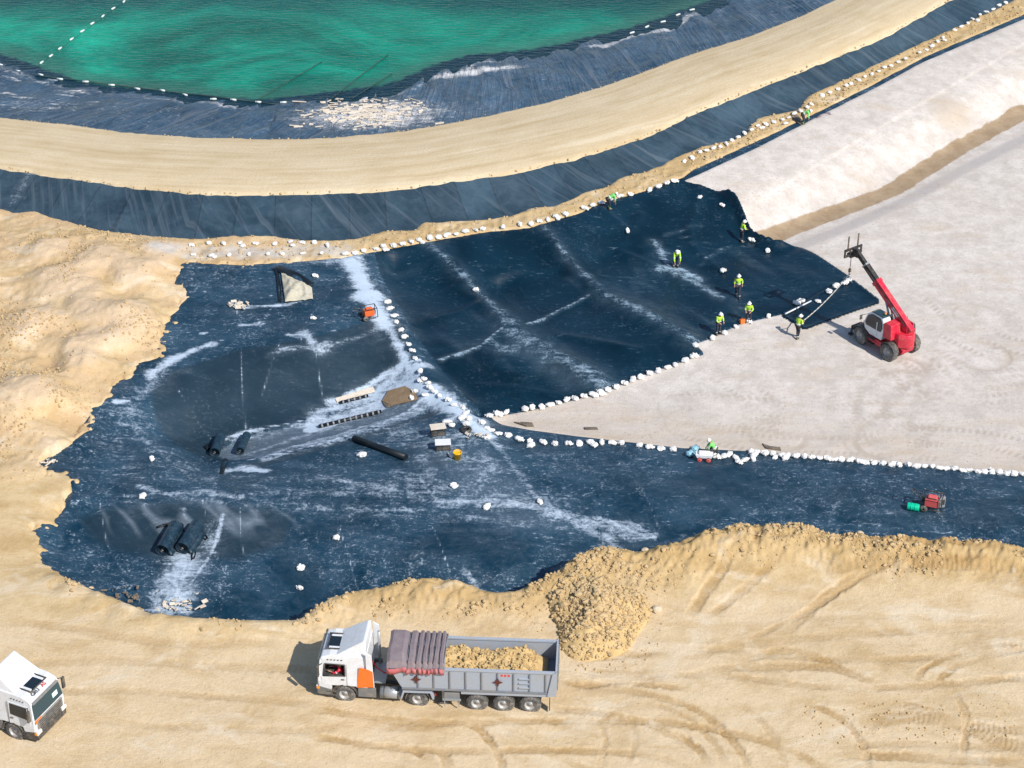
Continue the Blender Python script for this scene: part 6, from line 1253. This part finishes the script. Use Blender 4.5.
slab([(791, 113), (793, 120), (802, 126), (803, 122), (796, 114)], .06, 'dark board on the sand beside the bent worker at upper right', 'dark_plank', 'plank', 'plank')
strap_sheet([(816, 119), (822, 116), (830, 114)], .35, 'mauve offcut at the strip edge right of the bent worker', 'tarp')
def canvas():
    P = [hit(*p) for p in [(281, 273), (312, 289), (313, 300), (285, 303)]]; c = sum(P, Vector()) / 4; m = MB()
    def fn(a, b):
        p = P[0].lerp(P[1], a).lerp(P[3].lerp(P[2], a), b) - c; x = np.array([p.x + 50]); y = np.array([p.y])
        e = min(a, b, 1 - a, 1 - b) * 4; return (p.x, p.y, p.z + .10 + .45 * min(1, e) * (.5 + .9 * float(fbm(x, y, .8, 311, 3)[0])) + .06 * float(vnoise(x, y, .2, 312)[0]))
    m.grid(fn, 30, 22); o = m.build('canvas_sheet', 'canvas'); o.location = c; o.modifiers.new('thick', 'SOLIDIFY').thickness = .03; return tag(o, 'crumpled sandy canvas sheet on the liner near the top left corner', 'canvas')
canvas(); strap_sheet([(276, 268), (293, 275), (310, 286)], .75, 'black folded liner flap along the upper edge of the sandy canvas'); strap_sheet([(276, 268), (279, 285), (280, 302)], .22, 'narrow black strip down the left side of the sandy canvas')
def scrap(u, v, n_, sp, label, mat='debris', sz=.3):
    p = hit(u, v); m = MB()
    for k in range(n_):
        x, y = random.gauss(0, sp), random.gauss(0, sp * .6); L_ = random.uniform(.3, 1) * sz
        m.box((x, y, .08 + random.uniform(0, .12)), (L_, L_ * random.uniform(.2, .7), .05), Matrix.Rotation(random.uniform(0, 3), 3, 'Z') @ Matrix.Rotation(random.uniform(-.6, .6), 3, 'X'))
    o = m.build('scrap_pile', mat, None, .01, 1); o.location = p; o['kind'] = 'stuff'; return o
scrap(238, 306, 26, .35, 'x', 'debris', .45); scrap(180, 607, 40, .7, 'x', 'debris', .35); scrap(120, 597, 24, .7, 'x', 'plank', .4); scrap(48, 464, 14, .3, 'x', 'debris', .35); scrap(474, 437, 16, .3, 'x', 'debris', .3)
for k in range(34):
    u, v = random.gauss(366, 26), random.gauss(110, 9); 
    if v < 97: continue
jpts = MB(); c0_ = hit(366, 110)
for k in range(300):
    u, v = random.gauss(362, 26), random.gauss(112, 8)
    if v < 99 + max(0, (u - 400)) * -.3 or v > 131: continue
    p = hit(u, v) - c0_; L_ = random.choice([.15, .2, .3, .4, .6, .9]) * random.uniform(.7, 1.3); jpts.box(p + Vector((0, 0, .05)), (L_, random.uniform(.05, .22), .07), Matrix.Rotation(random.gauss(.15, .3), 3, 'Z') @ Matrix.Rotation(random.uniform(-.4, .4), 3, 'X'))
o = jpts.build('bleached_debris', 'debris', None, .01, 1); o.location = c0_; o['kind'] = 'stuff'

# ------------------------------------------------------------------ small machines
def generator(u, v, rz, label, cat='generator', name='generator', cov='hot_orange', s=1.0):
    p = hit(u, v); r = thing(name, label, cat, p, rz)
    MB().box((0, 0, .42 * s), (.62 * s, .46 * s, .36 * s)).build('engine_cover', cov, r, .04); MB().box((.02, 0, .66 * s), (.42 * s, .30 * s, .14 * s)).build('fuel_tank', cov, r, .05)
    f = MB()
    for y in (-.3, .3): f.tube([(-.5 * s, y * s, .16 * s), (-.46 * s, y * s, .78 * s), (.46 * s, y * s, .78 * s), (.5 * s, y * s, .16 * s), (-.5 * s, y * s, .16 * s)], .025 * s, 6)
    for x in (-.46, .46): f.tube([(x * s, -.3 * s, .78 * s), (x * s, .3 * s, .78 * s)], .025 * s, 6)
    f.build('frame', 'black_steel', r)
    for y in (-.36, .36): MB().lathe([(.05 * s, -.04), (.16 * s, -.05), (.18 * s, 0), (.16 * s, .05), (.05 * s, .04)], (-.3 * s, y * s, .18 * s), 'Y', 14).build('wheel', 'rubber', r)
    MB().box((.36 * s, .02, .42 * s), (.10 * s, .36 * s, .28 * s)).build('control_panel', 'grey_plastic', r, .01); MB().tube([(-.5 * s, -.15 * s, .6 * s), (-.95 * s, -.15 * s, .85 * s), (-.95 * s, .15 * s, .85 * s), (-.5 * s, .15 * s, .6 * s)], .022 * s, 6).build('handle', 'black_steel', r)
    return r
generator(369, 318, R(20), 'small orange generator with black frame on the dusty ridge', s=1.05)
generator(931, 509, R(-20), 'red-topped machine with grey frame on the lower black strip', 'pump', 'motor_pump', 'pink_red', 1.25)
g2 = hit(940, 508); t2 = thing('welding_unit', 'grey upright unit beside the red-topped machine on the black strip', 'welder', g2, R(10)); MB().box((0, 0, .5), (.4, .4, .7)).build('case', 'steel', t2, .04); MB().box((0, -.21, .55), (.28, .03, .34)).build('panel', 'dark_plastic', t2); MB().tube([(.1, 0, .85), (.1, 0, 1.05), (-.1, 0, 1.05), (-.1, 0, .85)], .025, 6).build('handle', 'black_steel', t2)
a, b = hit(907, 509), hit(919, 511); gt = thing('green_drum', 'bright green drum lying left of the red-topped machine', 'drum', a, math.atan2(b.y - a.y, b.x - a.x)); L_ = (b - a).length
MB().cyl((0, 0, .22), (L_, 0, .22), .22, n=20).build('shell', 'mint', gt, .02); [MB().cyl((x - .02, 0, .22), (x + .02, 0, .22), .235, n=20).build('hoop', 'mint', gt) for x in (L_ * .33, L_ * .66)]; MB().cyl((L_ + .0, .1, .3), (L_ + .03, .1, .3), .035, n=8).build('bung', 'white_paint', gt)
# work table, crate, bucket
def table(u, v, rz, label, top, w_=.95, d_=.6, h_=.62):
    p = hit(u, v); r = thing('work_table', label, 'table', p, rz); MB().box((0, 0, h_), (w_, d_, .07)).build('table_top', top, r, .015)
    for x in (-1, 1):
        for y in (-1, 1): MB().box((x * (w_ / 2 - .06), y * (d_ / 2 - .06), h_ / 2), (.05, .05, h_)).build('leg', 'black_steel', r)
    MB().box((0, 0, .2), (w_ - .2, d_ - .14, .22)).build('tool_case', 'dark_plastic', r, .02); return r
table(438, 435, R(12), 'low pale-topped work table on the dusty liner, upper of two', 'debris'); table(443, 449, R(4), 'low white-topped work table next to the yellow bucket', 'white_paint', .95, .62, .5)
bp = hit(457.5, 459); bk = thing('bucket', 'yellow bucket on the dusty liner below the white-topped table', 'bucket', bp)
MB().lathe([(.001, .02), (.19, .02), (.25, .52), (.265, .52), (.265, .47)], n=20, axis='Z').build('shell', 'yellow', bk); MB().lathe([(.001, .40), (.24, .40)], n=20, axis='Z').build('filling', 'yellow', bk); MB().tube([(.255 * math.cos(t), .02, .5 + .10 * math.sin(t)) for t in [math.pi * k / 10 for k in range(11)]], .012, 6).build('handle', 'steel', bk)
tp_ = hit(466, 431); ty_ = tag(MB().lathe([(.16, -.08), (.30, -.10), (.36, 0), (.30, .10), (.16, .08), (.16, -.08)], (0, 0, .10), 'Z', 18).build('tyre', 'black_steel'), 'black tyre lying flat among the white sandbags at the ridge crossing', 'tyre'); ty_.location = tp_
# hand cart with red wheels, pale blue sack
cp_ = hit(704, 460); hc = thing('hand_cart', 'white loaded hand cart with two red wheels on the lower black strip', 'cart', cp_, R(-6)); hc.scale = (.78,) * 3
MB().prism([(-.55, .34), (.55, .34), (.68, .62), (-.68, .62)], -.3, .3).build('tray', 'white_paint', hc, .02); MB().box((0, 0, .66), (.9, .44, .22)).build('load_sack', 'bag', hc, .08)
for x in (-.34, .34): w0 = MB().lathe([(.04, -.03), (.17, -.04), (.2, 0), (.17, .04), (.04, .03)], (x, -.34, .2), 'Y', 16).build('wheel', 'pink_red', hc); MB().lathe([(.2, 0), (.22, -.04), (.235, 0), (.22, .04), (.2, 0)], (x, -.34, .2), 'Y', 16).build('tyre', 'black_steel', w0)
MB().tube([(.6, -.2, .5), (1.0, -.2, .75), (1.0, .2, .75), (.6, .2, .5)], .025, 6).build('handle', 'black_steel', hc)
for (u, v, w_) in [(690, 456, 'pale blue sack left of the hand cart'), (695, 451, 'upright white-blue sack against the hand cart')]:
    p = hit(u, v); o = meshobj('sack', SK[0].copy(), None, p, (0, 0, .4), (.95, 1.05, 1.5)); o.data.materials[0] = M['light_blue']; tag(o, w_, 'sack')
p = hit(742, 324); tl_ = thing('tool', 'small orange hand tool beside the worker at the liner edge', 'tool', p, .4); MB().box((0, 0, .22), (.34, .22, .3)).build('case', 'orange', tl_, .03); MB().tube([(-.1, 0, .37), (-.1, 0, .5), (.1, 0, .5), (.1, 0, .37)], .02, 6).build('handle', 'black_steel', tl_)
# measuring staff on the sheet lap
for (a, b, w_) in [((785, 315), (811, 302), 'white batten lying along the lap of the loose sheet')]:
    A_, B_ = hit(*a), hit(*b); o = MB().tube([Vector((0, 0, .08)), B_ - A_ + Vector((0, 0, .08))], .06, 6).build('batten', 'white_paint'); o.location = A_; tag(o, w_, 'batten')
